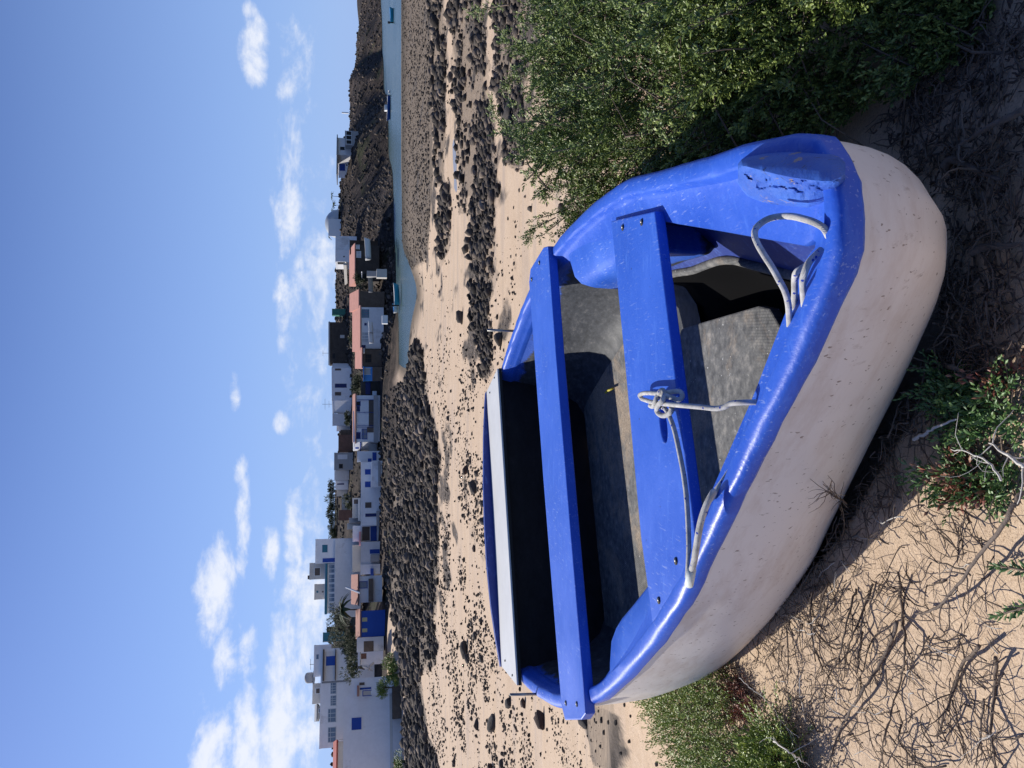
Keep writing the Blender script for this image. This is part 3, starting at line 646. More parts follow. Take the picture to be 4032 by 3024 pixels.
segs.append(rope([z4(1060,905,-.012), z4(1028,848,.004), z4(960,805,.008), z4(880,778,.008), z4(790,758,.006), z4(700,758,.006), z4(620,775,.012), z4(560,808,.02), z4(520,850,.028), z4(512,900,.034), z4(535,965,.034), z4(585,1050,.028), z4(640,1135,.02), z4(690,1225,.008), z4(735,1310,-.01), z4(760,1400,-.03), z4(768,1500,-.045), z4(775,1620,-.06)]))
segs.append(rope([z4(1000,1010,-.03), z4(965,1045,-.012), z4(915,1100,.0), z4(885,1170,.004), z4(868,1240,.0), z4(872,1330,-.012), z4(880,1420,-.03)]))
segs.append(rope([z4(905,1120,-.03), z4(860,1145,-.022), z4(820,1175,-.02), z4(808,1230,-.03), z4(808,1320,-.04), z4(800,1450,-.055)]))
v = []; f = []; uvs = []
for a_, b_, c_ in segs:
    o_ = len(v); v += a_; f += [tuple(i + o_ for i in q) for q in b_]; uvs += c_
mk('strand', v, f, MATS['rope'], ROPE, True, None, uvs)
q = at_z(*z3(1790,212,.008)[:2], ZG + .008); q2 = at_z(*z3(1812,90,.014)[:2], ZG + .014)
simple('whipping', (.62, .66, .62), .6, .2, 90, .5, .002)
v, f, _ = tube([q, q + (q2 - q) * .5, q2], .0078, 10); mk('whipped_end', v, f, MATS['whipping'], ROPE, True)
# a scrap of yellow cord on the cockpit floor
simple('yellow_plastic', (.62, .52, .05), .5, .2, 20)
q = at_z(2385, 1546, ZG - .33); q2 = at_z(2412, 1530, ZG - .325); v, f, _ = tube([q, (q + q2) / 2 + Vector((0, 0, .004)), q2], .0045, 6)
o = mk('cord_scrap', v, f, MATS['yellow_plastic'], None, True); tag(o, 'short yellow scrap of cord lying on the boat floor', 'cord')

# ------------------------------------------------------------------ the village across the bay
simple('white_wall', (.80, .79, .78), .85, .10, .5, .15, .03, .2, None, (.46, .43, .40)); simple('cream_wall', (.56, .52, .46), .9, .14, .6, .2, .03); simple('grey_wall', (.36, .35, .34), .9, .2, .8, .2, .03)
simple('stained_wall', (.70, .68, .66), .9, .15, .35, .2, .03, .2, None, (.20, .17, .14)); simple('stone_wall', (.16, .12, .09), .95, .45, 1.6, .6, .1); simple('dark_stone', (.075, .062, .052), .95, .5, 1.2, .6, .1)
simple('red_earth', (.22, .12, .085), .95, .35, 1.0, .5, .1); simple('blue_wall', (.015, .075, .36), .6, .12, .8, .1, .02); simple('blue_door', (.012, .06, .32), .5, .12, 2); simple('navy_door', (.01, .022, .11), .5, .1, 2)
simple('teal_wall', (.03, .16, .22), .6, .15, 1); simple('green_hut', (.05, .20, .15), .6, .15, 1); simple('light_blue', (.06, .28, .66), .5, .1, 1)
simple('tile_roof', (.42, .22, .17), .9, .25, 2.5, .5, .06); simple('salmon_roof', (.55, .27, .21), .9, .18, 1.2, .4, .05); simple('red_roof', (.36, .06, .045), .8, .15, 1.5, .3, .03)
simple('glass_blue', (.10, .15, .22), .15, .2, 1, .05, .01, .6); simple('dark_opening', (.012, .013, .016), .6, .3, 1); simple('brown_shutter', (.11, .085, .07), .6, .2, 2); simple('pale_pane', (.42, .45, .47), .4, .15, 1)
simple('timber', (.09, .062, .045), .9, .35, 3, .4, .03); simple('grey_metal', (.25, .25, .25), .5, .2, 2); simple('white_trim', (.74, .74, .73), .7, .06, 2); simple('yellow_pane', (.50, .46, .24), .6, .1, 2); simple('pink_cloth', (.62, .30, .30), .9, .15, 2)
CR = {1: (1150, 0, 2.0733), 2: (1150, 750, 2.0733), 3: (1150, 1500, 2.0733), 4: (1150, 2250, 2.1433)}
def cv(c, x, y): o = CR[c]; return o[0] + x / o[2], o[1] + y / o[2]
class House:
    """walls from the corners seen in the photograph; r = right end, l = left end of the front; depth goes back; a turned house shows its left side"""
    def __init__(s, name, label, cat, c, top, base, r, l, Y, depth=6, wall='white_wall', dr=0, dl=0, group=None, sink=2.0, roof=None, parapet=.18):
        s.c = c; s.Y = Y; a_, b_ = at_Y(*cv(c, top, r), Y), at_Y(*cv(c, top, l), Y); xc = (max(a_.x, -.5 * Y) + max(b_.x, -.5 * Y)) / 2
        if dr == dl == 0 and xc < 0: k_ = (a_.x - b_.x) / 2 * (-xc / Y) * .9; dr, dl = k_, -k_
        R_ = at_Y(*cv(c, top, r), Y + dr); L_ = at_Y(*cv(c, top, l), Y + dl); Bz = at_Y(*cv(c, base, (r + l) / 2), Y).z
        s.zt = (R_.z + L_.z) / 2; s.zb = Bz; s.R = Vector((R_.x, R_.y)); s.L = Vector((L_.x, L_.y)); s.d = (s.R - s.L).normalized(); s.n = Vector((s.d.y, -s.d.x))
        if s.n.y > 0: s.n = -s.n
        s.obj = thing(name, label, cat, ((s.R.x + s.L.x) / 2, (s.R.y + s.L.y) / 2, s.zb), group)
        bk = -s.n * depth; poly = [s.L, s.R, s.R + bk, s.L + bk]; b = MB(); b.prism([tuple(p) for p in poly], s.zb - sink, s.zt)
        o = b.build('wall', MATS[wall], s.obj); shade_auto(o); s.poly = poly
        th_ = min(.22, depth * .1)
        if parapet:
            b = MB()
            for i in range(4):
                p, q = poly[i], poly[(i + 1) % 4]; e = (q - p).normalized(); nn = Vector((e.y, -e.x)); cx = sum((v.x for v in poly)) / 4, sum((v.y for v in poly)) / 4
                if nn.dot(Vector(cx) - p) > 0: nn = -nn
                b.prism([tuple(p + nn * .025 - e * .02), tuple(q + nn * .025 + e * .02 * 0), tuple(q - nn * th_), tuple(p - nn * th_)], s.zt - .02, s.zt + parapet + .004 * i)
            o = b.build('parapet', MATS[wall], s.obj)
        if roof:
            b = MB(); e = .25; P2 = [s.L - s.d * e + s.n * e, s.R + s.d * e + s.n * e, s.R + s.d * e + bk, s.L - s.d * e + bk]
            b.prism([tuple(p) for p in P2], s.zt + .02, [s.zt + .16, s.zt + .16, s.zt + .16 + roof[1], s.zt + .16 + roof[1]]); b.build('roof', MATS[roof[0]], s.obj)
    def hit(s, x, y, side=False):
        d = ray(*cv(s.c, x, y)); o2 = s.L; nn = s.n
        if side: nn = -s.d
        t = (o2.x * nn.x + o2.y * nn.y) / (d.x * nn.x + d.y * nn.y); q = Vector((d.x * t, d.y * t, CAMZ + d.z * t)); return q
    def open(s, kind, x0, x1, y0, y1, mat='blue_door', side=False, frame='white_trim', out=.03, bars=0):
        a, b_ = s.hit(x0, y1, side), s.hit(x1, y0, side); nn = Vector((s.n.x, s.n.y, 0)) if not side else Vector((-s.d.x, -s.d.y, 0)); u = Vector((b_.x - a.x, b_.y - a.y, 0)); W_ = u.length; u.normalize()
        z1, z0 = max(a.z, b_.z), min(a.z, b_.z); fr = .07 if frame else 0; m_ = MB()
        def bar(u0, u1, v0, v1, o0, o1, M):
            p = Vector((a.x, a.y, 0)); c = [p + u * u0 + nn * o0, p + u * u1 + nn * o0, p + u * u1 + nn * o1, p + u * u0 + nn * o1]
            M.prism([(q.x, q.y) for q in c], v0, v1)
        bar(0, W_, z0, z1, -.01, out * .4, m_); o = None
        if frame:
            f_ = MB(); bar(-fr, 0, z0 - fr, z1 + fr, -.01, out + .02, f_); bar(W_, W_ + fr, z0 - fr, z1 + fr, -.01, out + .02, f_); bar(0, W_, z1, z1 + fr, -.01, out + .021, f_)
            if kind == 'window': bar(-fr * 1.4, W_ + fr * 1.4, z0 - fr, z0, -.01, out + .06, f_)
            for k in range(bars): x_ = W_ * (k + 1) / (bars + 1); bar(x_ - .04, x_ + .04, z0, z1, 0, out + .01, f_)
            if bars: bar(0, W_, z0 + (z1 - z0) * .68, z0 + (z1 - z0) * .68 + .06, 0, out + .012, f_)
            o = f_.build(kind, MATS[frame], s.obj); m_.build('pane' if kind == 'window' else 'door_leaf', MATS[mat], o)
        else: o = m_.build(kind, MATS[mat], s.obj)
        return o
    def bit(s, name, x0, x1, y0, y1, mat, o0=0.0, o1=.5, side=False):
        a, b_ = s.hit(x0, y1, side), s.hit(x1, y0, side); nn = Vector((s.n.x, s.n.y, 0)); u = Vector((b_.x - a.x, b_.y - a.y, 0)); W_ = u.length; u.normalize(); p = Vector((a.x, a.y, 0))
        c = [p + nn * o0, p + u * W_ + nn * o0, p + u * W_ + nn * o1, p + nn * o1]; return MB().prism([(q.x, q.y) for q in c], min(a.z, b_.z), max(a.z, b_.z)).build(name, MATS[mat], s.obj)
def mast(c, top, base, y, Y, label, cat='antenna', arms=((0, .5),), r=.035):
    a, b_ = at_Y(*cv(c, base, y), Y), at_Y(*cv(c, top, y), Y); t = thing('antenna', label, cat, tuple(a)); b = MB().tube([a - Vector((0, 0, .3)), b_], r, 6); b.build('pole', MATS['grey_metal'], t)
    for dz, w_ in arms:
        q = b_ - Vector((0, 0, dz)); bb = MB().tube([q - Vector((w_, 0, 0)), q + Vector((w_, 0, 0))], r * .7, 5); bb.tube([q - Vector((w_ * .6, .25, 0)), q - Vector((w_ * .6, -.25, 0))], r * .5, 5); bb.tube([q + Vector((w_ * .6, -.25, 0)), q + Vector((w_ * .6, .25, 0))], r * .5, 5); bb.build('arm', MATS['grey_metal'], t)
VH = 'village houses across the bay'
# -- crop 4: left end of the village
h = House('house', 'large plain white house with one blue shuttered window, nearest at the left edge', 'house', 4, 448, 838, 1052, 1900, 78, 7, 'white_wall', group=VH, sink=.1)
h.open('window', 502, 586, 1230, 1340, 'blue_door', out=.05)
b_ = h.bit('base_course', 832, 850, 1040, 1880, 'cream_wall', 0, .25)
h = House('stone_plinth', 'low brown stone plinth wall below the large white house', 'wall', 4, 848, 945, 968, 1245, 77.6, 4, 'stone_wall', group=None, sink=1.2, parapet=0)
h = House('stone_plinth', 'peeling whitewashed plinth wall below the large white house', 'wall', 4, 852, 925, 1247, 1590, 77.5, 4, 'stained_wall', sink=1.2, parapet=0)
h = House('house', 'small white porch house with tiled awning, right of the large white house', 'house', 4, 515, 735, 905, 1050, 80, 5, 'white_wall', group=VH, sink=1.5)
h.open('door', 572, 668, 975, 1000, 'blue_door'); h.open('window', 568, 612, 935, 962, 'brown_shutter'); h.bit('awning', 548, 566, 962, 1056, 'tile_roof', 0, .9); h.open('door', 600, 665, 1005, 1048, 'cream_wall', frame='blue_door')
h = House('house', 'reddish roofed cream house at the far left edge, above the large white house', 'house', 4, 384, 440, 1440, 1900, 92, 3, 'cream_wall', group=VH, roof=('red_roof', .5), parapet=0)
h.bit('pergola_post', 395, 440, 1415, 1420, 'timber', 0, .15); h.bit('pergola_post', 390, 440, 1432, 1437, 'timber', 0, .15)
h = House('house', 'long two-storey white house with a recessed balcony, blue door and glazed windows', 'house', 4, 250, 505, 655, 1495, 100, 8, 'white_wall', group=VH, sink=3)
h.bit('balcony_recess', 272, 362, 672, 918, 'stained_wall', .02, .03); h.open('door', 286, 368, 712, 797, 'blue_wall', frame=None, out=.10)
h.bit('balcony_canopy', 258, 274, 660, 925, 'brown_shutter', 0, .8); h.bit('balcony_rail', 362, 372, 660, 918, 'brown_shutter', 0, .7)
for (x0, x1, y0, y1, nb) in ((328, 370, 940, 1030, 3), (328, 370, 1050, 1130, 3), (306, 368, 1160, 1270, 2), (306, 368, 1316, 1440, 2)): h.open('window', x0, x1, y0, y1, 'glass_blue', frame='light_blue' if 0 else 'pale_pane', bars=nb)
h.bit('drainpipe', 252, 500, 928, 932, 'grey_metal', 0, .1)
h = House('house', 'white rooftop storey with stepped parapets on top of the balcony house', 'house', 4, 196, 262, 622, 890, 102, 6, 'white_wall', group=VH, sink=1); h.open('window', 205, 225, 700, 740, 'glass_blue')
h = House('house', 'cream rooftop storey with one dark window beside the water tank', 'house', 4, 184, 255, 945, 1118, 103, 5, 'cream_wall', group=VH, sink=1); h.open('window', 202, 234, 986, 1030, 'brown_shutter')
h = House('shed', 'grey lean-to with a slanting roof on the roof terrace at the upper left', 'shed', 4, 218, 262, 1135, 1245, 103, 4, 'grey_wall', sink=1, roof=('grey_metal', .5), parapet=0); h.open('door', 225, 258, 1160, 1190, 'glass_blue')
# water tank
q = at_Y(*cv(4, 180, 920), 103); t = thing('water_tank', 'round grey water tank standing on the cream rooftop storey', 'water tank', tuple(q))
v = []; prof = [(0, 1.30), (.15, 1.55), (.5, 1.62), (2.0, 1.6), (2.6, 1.35), (3.0, .6), (3.02, 0.01)]; prof = [(z * .36, r * .42) for z, r in prof]
for z, r in prof:
    for k in range(20): a_ = 2 * math.pi * k / 20; v.append((q.x + r * math.cos(a_), q.y + 1.0 + r * math.sin(a_), q.z + .1 + z))
mk('tank_body', v, [(i * 20 + k, i * 20 + (k + 1) % 20, (i + 1) * 20 + (k + 1) % 20, (i + 1) * 20 + k) for i in range(6) for k in range(20)], MATS['grey_wall'], t, True)
b = MB().box(q.x - .6, q.x + .6, q.y + .3, q.y + 1.7, q.z - .1, q.z + .12); b.build('base', MATS['grey_metal'], t)
mast(4, 150, 196, 785, 103, 'thin aerial on the roof of the balcony house', arms=((.1, .7), (.6, .4)))
h = House('hut', 'teal hut on the skyline between the balcony house and the tower house', 'hut', 4, 264, 345, 516, 597, 128, 4, 'teal_wall', sink=2, parapet=.08); h.bit('corner_trim', 262, 340, 588, 597, 'cream_wall', 0, .06)
h = House('hut', 'low brown stone shed beside the teal skyline hut', 'shed', 4, 292, 345, 468, 514, 130, 4, 'dark_stone', sink=2, parapet=0)
h = House('shed', 'bright blue boat shed with two pale shutters under a tiled roof', 'shed', 4, 584, 714, 334, 556, 92, 5, 'blue_wall', group='beach sheds', sink=1, roof=('tile_roof', .55), parapet=0)
h.open('window', 592, 634, 388, 424, 'yellow_pane', frame=None, out=.08); h.open('window', 592, 634, 480, 514, 'yellow_pane', frame=None, out=.08)
h = House('house', 'low whitewashed cottage with bare stone patches, left of the blue boat shed', 'house', 4, 560, 700, 560, 682, 91, 5, 'stained_wall', group=VH, sink=1); h.bit('bare_stone', 605, 688, 585, 680, 'stone_wall', 0, .03)
h = House('kiosk', 'small white beach kiosk with a painted hatch', 'kiosk', 4, 578, 692, 682, 792, 86, 3, 'white_wall', sink=1, parapet=0); h.open('hatch', 582, 628, 690, 740, 'red_earth', frame='white_trim'); h.bit('roof', 556, 574, 676, 800, 'white_trim', -2, .6)
h = House('house', 'porch house with a blue framed window behind dark beams, right of the blue shed', 'house', 4, 566, 690, 40, 265, 96, 5, 'white_wall', group=VH, sink=1, roof=('tile_roof', .9), parapet=0)
h.open('window', 572, 632, 86, 140, 'glass_blue', frame='blue_door'); h.bit('counter', 645, 682, 60, 255, 'stone_wall', 0, .8); h.bit('post', 566, 700, 38, 43, 'timber', .9, 1.05); h.bit('post', 566, 700, 262, 268, 'timber', .9, 1.05); h.bit('beam', 560, 568, 30, 290, 'timber', .8, 1.1)
# leaning driftwood poles and a ramp board
q0, q1 = at_Y(*cv(4, 455, 135), 95), at_Y(*cv(4, 575, 182), 93); o = MB().tube([q0, q1], .12, 6).build('leaning_plank', MATS['white_trim'], None); tag(o, 'pale plank leaning down over the porch roof', 'plank')
for i, (a0, a1) in enumerate((((600, 800), (680, 840)), ((690, 770), (640, 835)))):
    q0, q1 = at_Y(*cv(4, *a0), 84), at_Y(*cv(4, *a1), 83.5); o = MB().tube([q0, (q0 + q1) / 2 + Vector((.1, 0, .1)), q1], [.1, .12, .08], 6).build('driftwood_pole', MATS['cream_wall'], None)
    tag(o, ['bleached driftwood pole sloping down beside the kiosk', 'second bleached driftwood pole crossing the first by the kiosk'][i], 'driftwood')
# -- crop 3
h = House('house', 'tall white tower house with blue door and blue-grey window above its stained terrace', 'house', 3, 200, 372, 1292, 1492, 120, 6, 'white_wall', group=VH, sink=1)
h.open('window', 246, 290, 1337, 1400, 'teal_wall'); h.open('door', 249, 357, 1444, 1482, 'blue_door')
h = House('house', 'box room with a dark window and a chimney, highest part of the tower house', 'house', 3, 152, 272, 1487, 1622, 121, 5, 'cream_wall', group=VH, sink=1); h.open('window', 184, 229, 1526, 1590, 'brown_shutter'); h.bit('chimney', 126, 150, 1588, 1620, 'stone_wall', -1.2, -.2)
h = House('veranda', 'long glazed veranda with white frames on the tower house terrace', 'veranda', 3, 272, 372, 1492, 1900, 119.5, 4, 'white_wall', sink=.6, parapet=.1)
for k in range(5): h.open('window', 305, 346, 1502 + k * 78, 1566 + k * 78, 'glass_blue', frame='white_trim', bars=1)
h.bit('eave', 268, 290, 1490, 1905, 'teal_wall', 0, .5)
h = House('house', 'small cream box room on the roof beside the tower', 'house', 4, 198, 268, 108, 238, 121.5, 4, 'cream_wall', group=VH, sink=1); h.open('window', 206, 222, 162, 180, 'teal_wall', frame=None); h.open('window', 252, 266, 165, 178, 'brown_shutter', frame=None)
h = House('terrace_wall', 'tall stained white terrace wall under the tower house', 'wall', 3, 362, 505, 1288, 1935, 118.5, 5, 'stained_wall', sink=1, parapet=.25)
h = House('house', 'long low white house with two blue windows, a brown window and a navy door', 'house', 3, 572, 742, 662, 1182, 108, 6, 'white_wall', group=VH, sink=1.5)
for a_ in ((595, 642, 720, 765, 'blue_door'), (595, 641, 820, 868, 'blue_door'), (597, 648, 990, 1037, 'brown_shutter')): h.open('window', *a_)
h.open('door', 598, 692, 1080, 1110, 'navy_door'); h.bit('terrace', 648, 742, 655, 868, 'white_wall', 0, 2.2); h.bit('step', 700, 716, 660, 860, 'grey_wall', 2.2, 2.6); h.bit('step', 688, 712, 1060, 1180, 'grey_wall', 0, 1.2)
h = House('house', 'roof terrace with open pergola frames above the long low white house', 'house', 3, 502, 570, 955, 1120, 116, 5, 'cream_wall', group=VH, sink=1); h.bit('roof', 540, 570, 960, 1140, 'pale_pane', 0, 2.0); h.open('door', 504, 550, 965, 1005, 'brown_shutter')
h = House('house', 'grey walled patio with an open dark front beside the pergola terrace', 'house', 3, 475, 545, 1120, 1160, 117, 4, 'grey_wall', group=VH, sink=1); h = House('house', 'narrow cream stair house left of the grey patio', 'house', 3, 460, 512, 1165, 1212, 118, 4, 'cream_wall', group=VH, sink=1)
h = House('house', 'white house with a tall blue gate under an open upper room and striped awning', 'house', 3, 505, 708, 1184, 1312, 110, 6, 'white_wall', group=VH, sink=1.5)
h.bit('upper_opening', 572, 634, 1190, 1304, 'brown_shutter', .0, .03); h.open('door', 640, 692, 1184, 1306, 'blue_door', frame=None); h.bit('awning', 546, 562, 1230, 1345, 'pink_cloth', 0, 1.2)
h = House('house', 'white house with a bare rendered corner and a narrow blue door', 'house', 3, 572, 725, 1314, 1500, 107, 6, 'stained_wall', group=VH, sink=1.5); h.open('door', 634, 714, 1372, 1411, 'blue_door'); h.bit('lean_to', 640, 712, 1415, 1475, 'grey_wall', 0, 1.0)
h = House('house', 'pinkish upper house behind the narrow blue door house', 'house', 3, 502, 575, 1340, 1560, 113, 6, 'cream_wall', group=VH, sink=1)
h = House('house', 'white cottage between the narrow blue door house and the porch house', 'house', 3, 570, 700, 1500, 1580, 106, 5, 'white_wall', group=VH, sink=1); h.bit('railing', 640, 665, 1530, 1600, 'blue_door', 0, .8)
h = House('house', 'white end house with a blue door and small blue window', 'house', 3, 542, 712, 574, 662, 110, 6, 'white_wall', group=VH, sink=1.5); h.open('door', 656, 690, 582, 650, 'blue_door', frame=None); h.open('window', 618, 650, 632, 660, 'blue_door', frame=None)
h = House('house', 'bright white cube with blue trim and a small blue shutter', 'house', 3, 508, 628, 500, 570, 112, 5, 'white_wall', group=VH, sink=1.2, dr=.0, dl=2.5); h.open('window', 516, 545, 540, 554, 'blue_door', frame=None); h.bit('trim', 555, 562, 500, 570, 'blue_door', 0, .08)
h.bit('stair', 625, 690, 490, 520, 'grey_metal', .5, 2.0)
h = House('house', 'long bungalow with a red-brown roof edge, blue shutters and a shaded porch', 'house', 3, 525, 700, 118, 497, 112, 6, 'white_wall', group=VH, sink=1.2, roof=('tile_roof', .5), parapet=0)
h.bit('painted_porch_shade', 626, 668, 155, 372, 'brown_shutter', 0, .04); h.open('window', 528, 555, 170, 200, 'dark_opening', frame='blue_door'); h.open('window', 528, 555, 205, 250, 'navy_door', frame=None); h.open('window', 528, 556, 422, 470, 'navy_door', frame='blue_door'); h.open('window', 572, 610, 395, 472, 'glass_blue', frame='blue_door', bars=1)  # thin dark panel on the wall stands in for shade inside the porch
for y in (152, 255, 362, 376): h.bit('porch_post', 530, 700, y, y + 4, 'blue_door', .06, .14)
h.bit('porch_wall', 665, 702, 120, 500, 'grey_wall', 1.4, 1.8); h.bit('door', 612, 690, 374, 420, 'stone_wall', 0, .1)
h = House('house', 'dark open-fronted shelter at the right end of the long bungalow', 'house', 3, 572, 700, 2, 118, 113, 4, 'dark_stone', group=VH, sink=1); h.bit('counter', 600, 640, 10, 110, 'navy_door', 0, .3); h.bit('railing', 655, 690, 82, 118, 'white_trim', .5, .6)
# upper row of crop 3 / 2
h = House('house', 'white upper house with navy door and dark windows, beside the brown building', 'house', 3, 332, 470, -105, 160, 142, 7, 'white_wall', group=VH, sink=2, dl=1)
h.open('door', 350, 446, 22, 55, 'navy_door'); h.open('window', 350, 400, 90, 130, 'brown_shutter'); h.open('window', 350, 400, -102, -86, 'brown_shutter')
h = House('house', 'bright white house side catching the sun under the tall aerial', 'house', 3, 336, 448, 160, 266, 141, 7, 'white_wall', group=VH, sink=2, dr=1.0, dl=3.6); h.open('window', 348, 360, 262, 266, 'blue_door', frame=None)
h = House('house', 'grey-white square house left of the bright sunlit one', 'house', 3, 338, 448, 268, 366, 144, 6, 'stained_wall', group=VH, sink=2); h = House('house', 'low white step house at the left foot of the grey-white square house', 'house', 3, 372, 412, 366, 410, 145, 4, 'white_wall', group=VH, sink=2)
h = House('retaining_wall', 'reddish earth retaining wall with rubble between upper houses', 'wall', 3, 378, 465, 440, 582, 142, 4, 'red_earth', sink=2, parapet=0); h = House('retaining_wall', 'white and brown rubble wall at the foot of the upper row', 'wall', 3, 395, 450, 400, 445, 143, 4, 'stone_wall', sink=2, parapet=0)
h = House('house', 'grey unfinished house with a dark framed front on the upper row', 'house', 3, 352, 462, 586, 728, 140, 6, 'grey_wall', group=VH, sink=2); h.open('window', 385, 412, 680, 712, 'dark_opening', frame='brown_shutter'); h.bit('front_frame', 372, 452, 600, 640, 'stained_wall', 0, .1)
h = House('house', 'plain grey-white house just left of the unfinished house', 'house', 3, 354, 432, 732, 812, 146, 6, 'stained_wall', group=VH, sink=2); h = House('house', 'white house with one dark door on the upper row', 'house', 3, 362, 432, 814, 890, 147, 6, 'white_wall', group=VH, sink=2); h.open('door', 368, 425, 835, 848, 'navy_door', frame=None)
h = House('terrace_wall', 'pale balustraded terrace left of the upper row', 'wall', 3, 372, 430, 892, 942, 148, 5, 'cream_wall', sink=2); h = House('retaining_wall', 'long low white wall running down from the upper terrace', 'wall', 3, 405, 428, 935, 1060, 143, 1.2, 'cream_wall', sink=1, parapet=0)
h = House('retaining_wall', 'red-brown earth bank wall under the skyline trees', 'wall', 3, 380, 440, 1055, 1140, 140, 4, 'red_earth', sink=2, parapet=0)
mast(3, 246, 330, 190, 143, 'tall aerial with crossbars above the bright sunlit house', arms=((.5, 1.0), (1.2, .6))); mast(3, 302, 345, 813, 147, 'short bent aerial over the upper row of houses')
mast(2, 248, 300, 1328, 150, 'lone aerial on the roof of the long brown building', arms=((.1, .5),)); mast(3, 308, 345, 905, 148, 'thin tilted aerial by the balustraded terrace', arms=((.3, .35),))
h = House('house', 'long flat-roofed dark brown stone building on the skyline', 'house', 2, 306, 430, 1074, 1424, 148, 8, 'dark_stone', group=VH, sink=3, parapet=.2); h.bit('doorway', 392, 428, 1180, 1205, 'cream_wall', 0, .1); h.bit('roof_edge', 300, 310, 1070, 1428, 'grey_wall', 0, .3); h.open('window', 330, 352, 1330, 1372, 'dark_opening', frame=None)
h = House('house', 'low white terrace house with a salmon roof and teal window by the boats', 'house', 2, 565, 632, 952, 1290, 112, 6, 'white_wall', group=VH, sink=2, roof=('salmon_roof', 1.2), parapet=0)
h.open('window', 572, 624, 976, 1034, 'glass_blue', frame='teal_wall', bars=2); h.open('window', 590, 610, 1082, 1102, 'navy_door'); h.open('window', 574, 622, 1160, 1234, 'pale_pane', bars=2); h.bit('corner', 568, 600, 1262, 1290, 'navy_door', 0, .1)
h = House('house', 'long salmon-roofed store joined to the right of the white terrace house', 'house', 2, 552, 640, 822, 950, 113, 6, 'stone_wall', group=VH, sink=2, roof=('salmon_roof', 1.4), parapet=0)
h = House('house', 'brown stone store under the left end of the salmon roof', 'house', 2, 578, 735, 1296, 1436, 111, 5, 'stone_wall', group=VH, sink=1, roof=('salmon_roof', 1.0), parapet=0); h.open('window', 600, 645, 1340, 1400, 'dark_opening', frame='timber', bars=1); h.bit('awning', 582, 594, 1290, 1330, 'cream_wall', 0, 1.2)
h = House('kiosk', 'light blue beach kiosk with pale panels', 'kiosk', 2, 582, 660, 1440, 1556, 110, 4, 'light_blue', sink=1.2, parapet=0); h.open('hatch', 592, 640, 1452, 1500, 'pale_pane', frame='white_trim'); h.bit('porch', 580, 588, 1436, 1560, 'light_blue', 0, 1.0); h.bit('base', 655, 735, 1440, 1556, 'stone_wall', 0, .4)
h = House('house', 'dark timber house with pale railings and a salmon roof near the hillside', 'house', 2, 520, 600, 445, 730, 116, 6, 'dark_stone', group=VH, sink=2, roof=('salmon_roof', .9), parapet=0)
h.open('window', 528, 560, 500, 545, 'pale_pane', bars=3); h.open('window', 500 + 20, 548, 448, 475, 'pale_pane', bars=2)
h = House('house', 'dark slate-roofed lean-to right of the dark timber house', 'house', 2, 470, 590, 405, 520, 120, 5, 'timber', group=VH, sink=2, parapet=0); h.open('window', 482, 505, 450, 475, 'grey_wall', frame=None)
h = House('house', 'shaded white cube house on the terrace below the skyline dome', 'house', 2, 362, 456, 484, 580, 140, 5, 'white_wall', group=VH, sink=2); h.open('window', 418, 430, 535, 545, 'dark_opening', frame=None)
h = House('house', 'sunlit left end of the white cube house, with a framed opening', 'house', 2, 364, 442, 580, 642, 140, 5, 'white_wall', group=VH, sink=2, dl=3.2); h.open('door', 372, 430, 585, 602, 'dark_opening', frame=None); h.bit('parapet_wall', 430, 444, 580, 742, 'cream_wall', .3, .7)
h = House('hut', 'small green cabin on the skyline right of the brown building', 'hut', 2, 328, 372, 965, 1016, 152, 3, 'green_hut', sink=2, parapet=.05)
for i, (x0, x1, y0, y1, m_) in enumerate(((610, 690, 655, 700, 'grey_wall'), (690, 736, 640, 708, 'cream_wall'), (735, 742, 1018, 1085, 'white_trim'))):
    h = House('concrete_block', ['square concrete block on the shore path', 'two pale concrete steps down to the shore', 'thin white slab lying on the shore rocks'][i], 'block', 2, x0, x1, y0, y1, 104 - i * 3, 1.5, m_, sink=.6, parapet=0)
# -- crop 1
h = House('house', 'sunlit white wing of the hill house, with a blue window', 'house', 1, 386, 440, 1266, 1452, 165, 7, 'white_wall', group=VH, sink=3, dl=2.2); h.open('window', 392, 430, 1342, 1390, 'blue_door', frame='blue_door', bars=1)
h = House('house', 'shaded wing of the hill house under a grey canopy roof', 'house', 1, 370, 470, 1124, 1264, 163, 7, 'stained_wall', group=VH, sink=3, dr=1.5); h.open('window', 392, 430, 1200, 1226, 'dark_opening'); h.bit('roof', 362, 374, 1118, 1440, 'grey_metal', -3, .8)
h = House('veranda', 'dark glazed veranda at the right of the hill house', 'veranda', 1, 434, 492, 1066, 1182, 161, 3, 'grey_wall', sink=2, parapet=.06)
for k in range(3): h.open('window', 444, 484, 1074 + k * 36, 1102 + k * 36, 'dark_opening', frame='white_trim')
for i, yy in enumerate((1505, 1520, 1540)): pass
o = House('white_post', 'tiny white marker post on the skyline of the headland', 'post', 1, 405, 425, 913, 921, 178, .4, 'white_trim', sink=1, parapet=0)
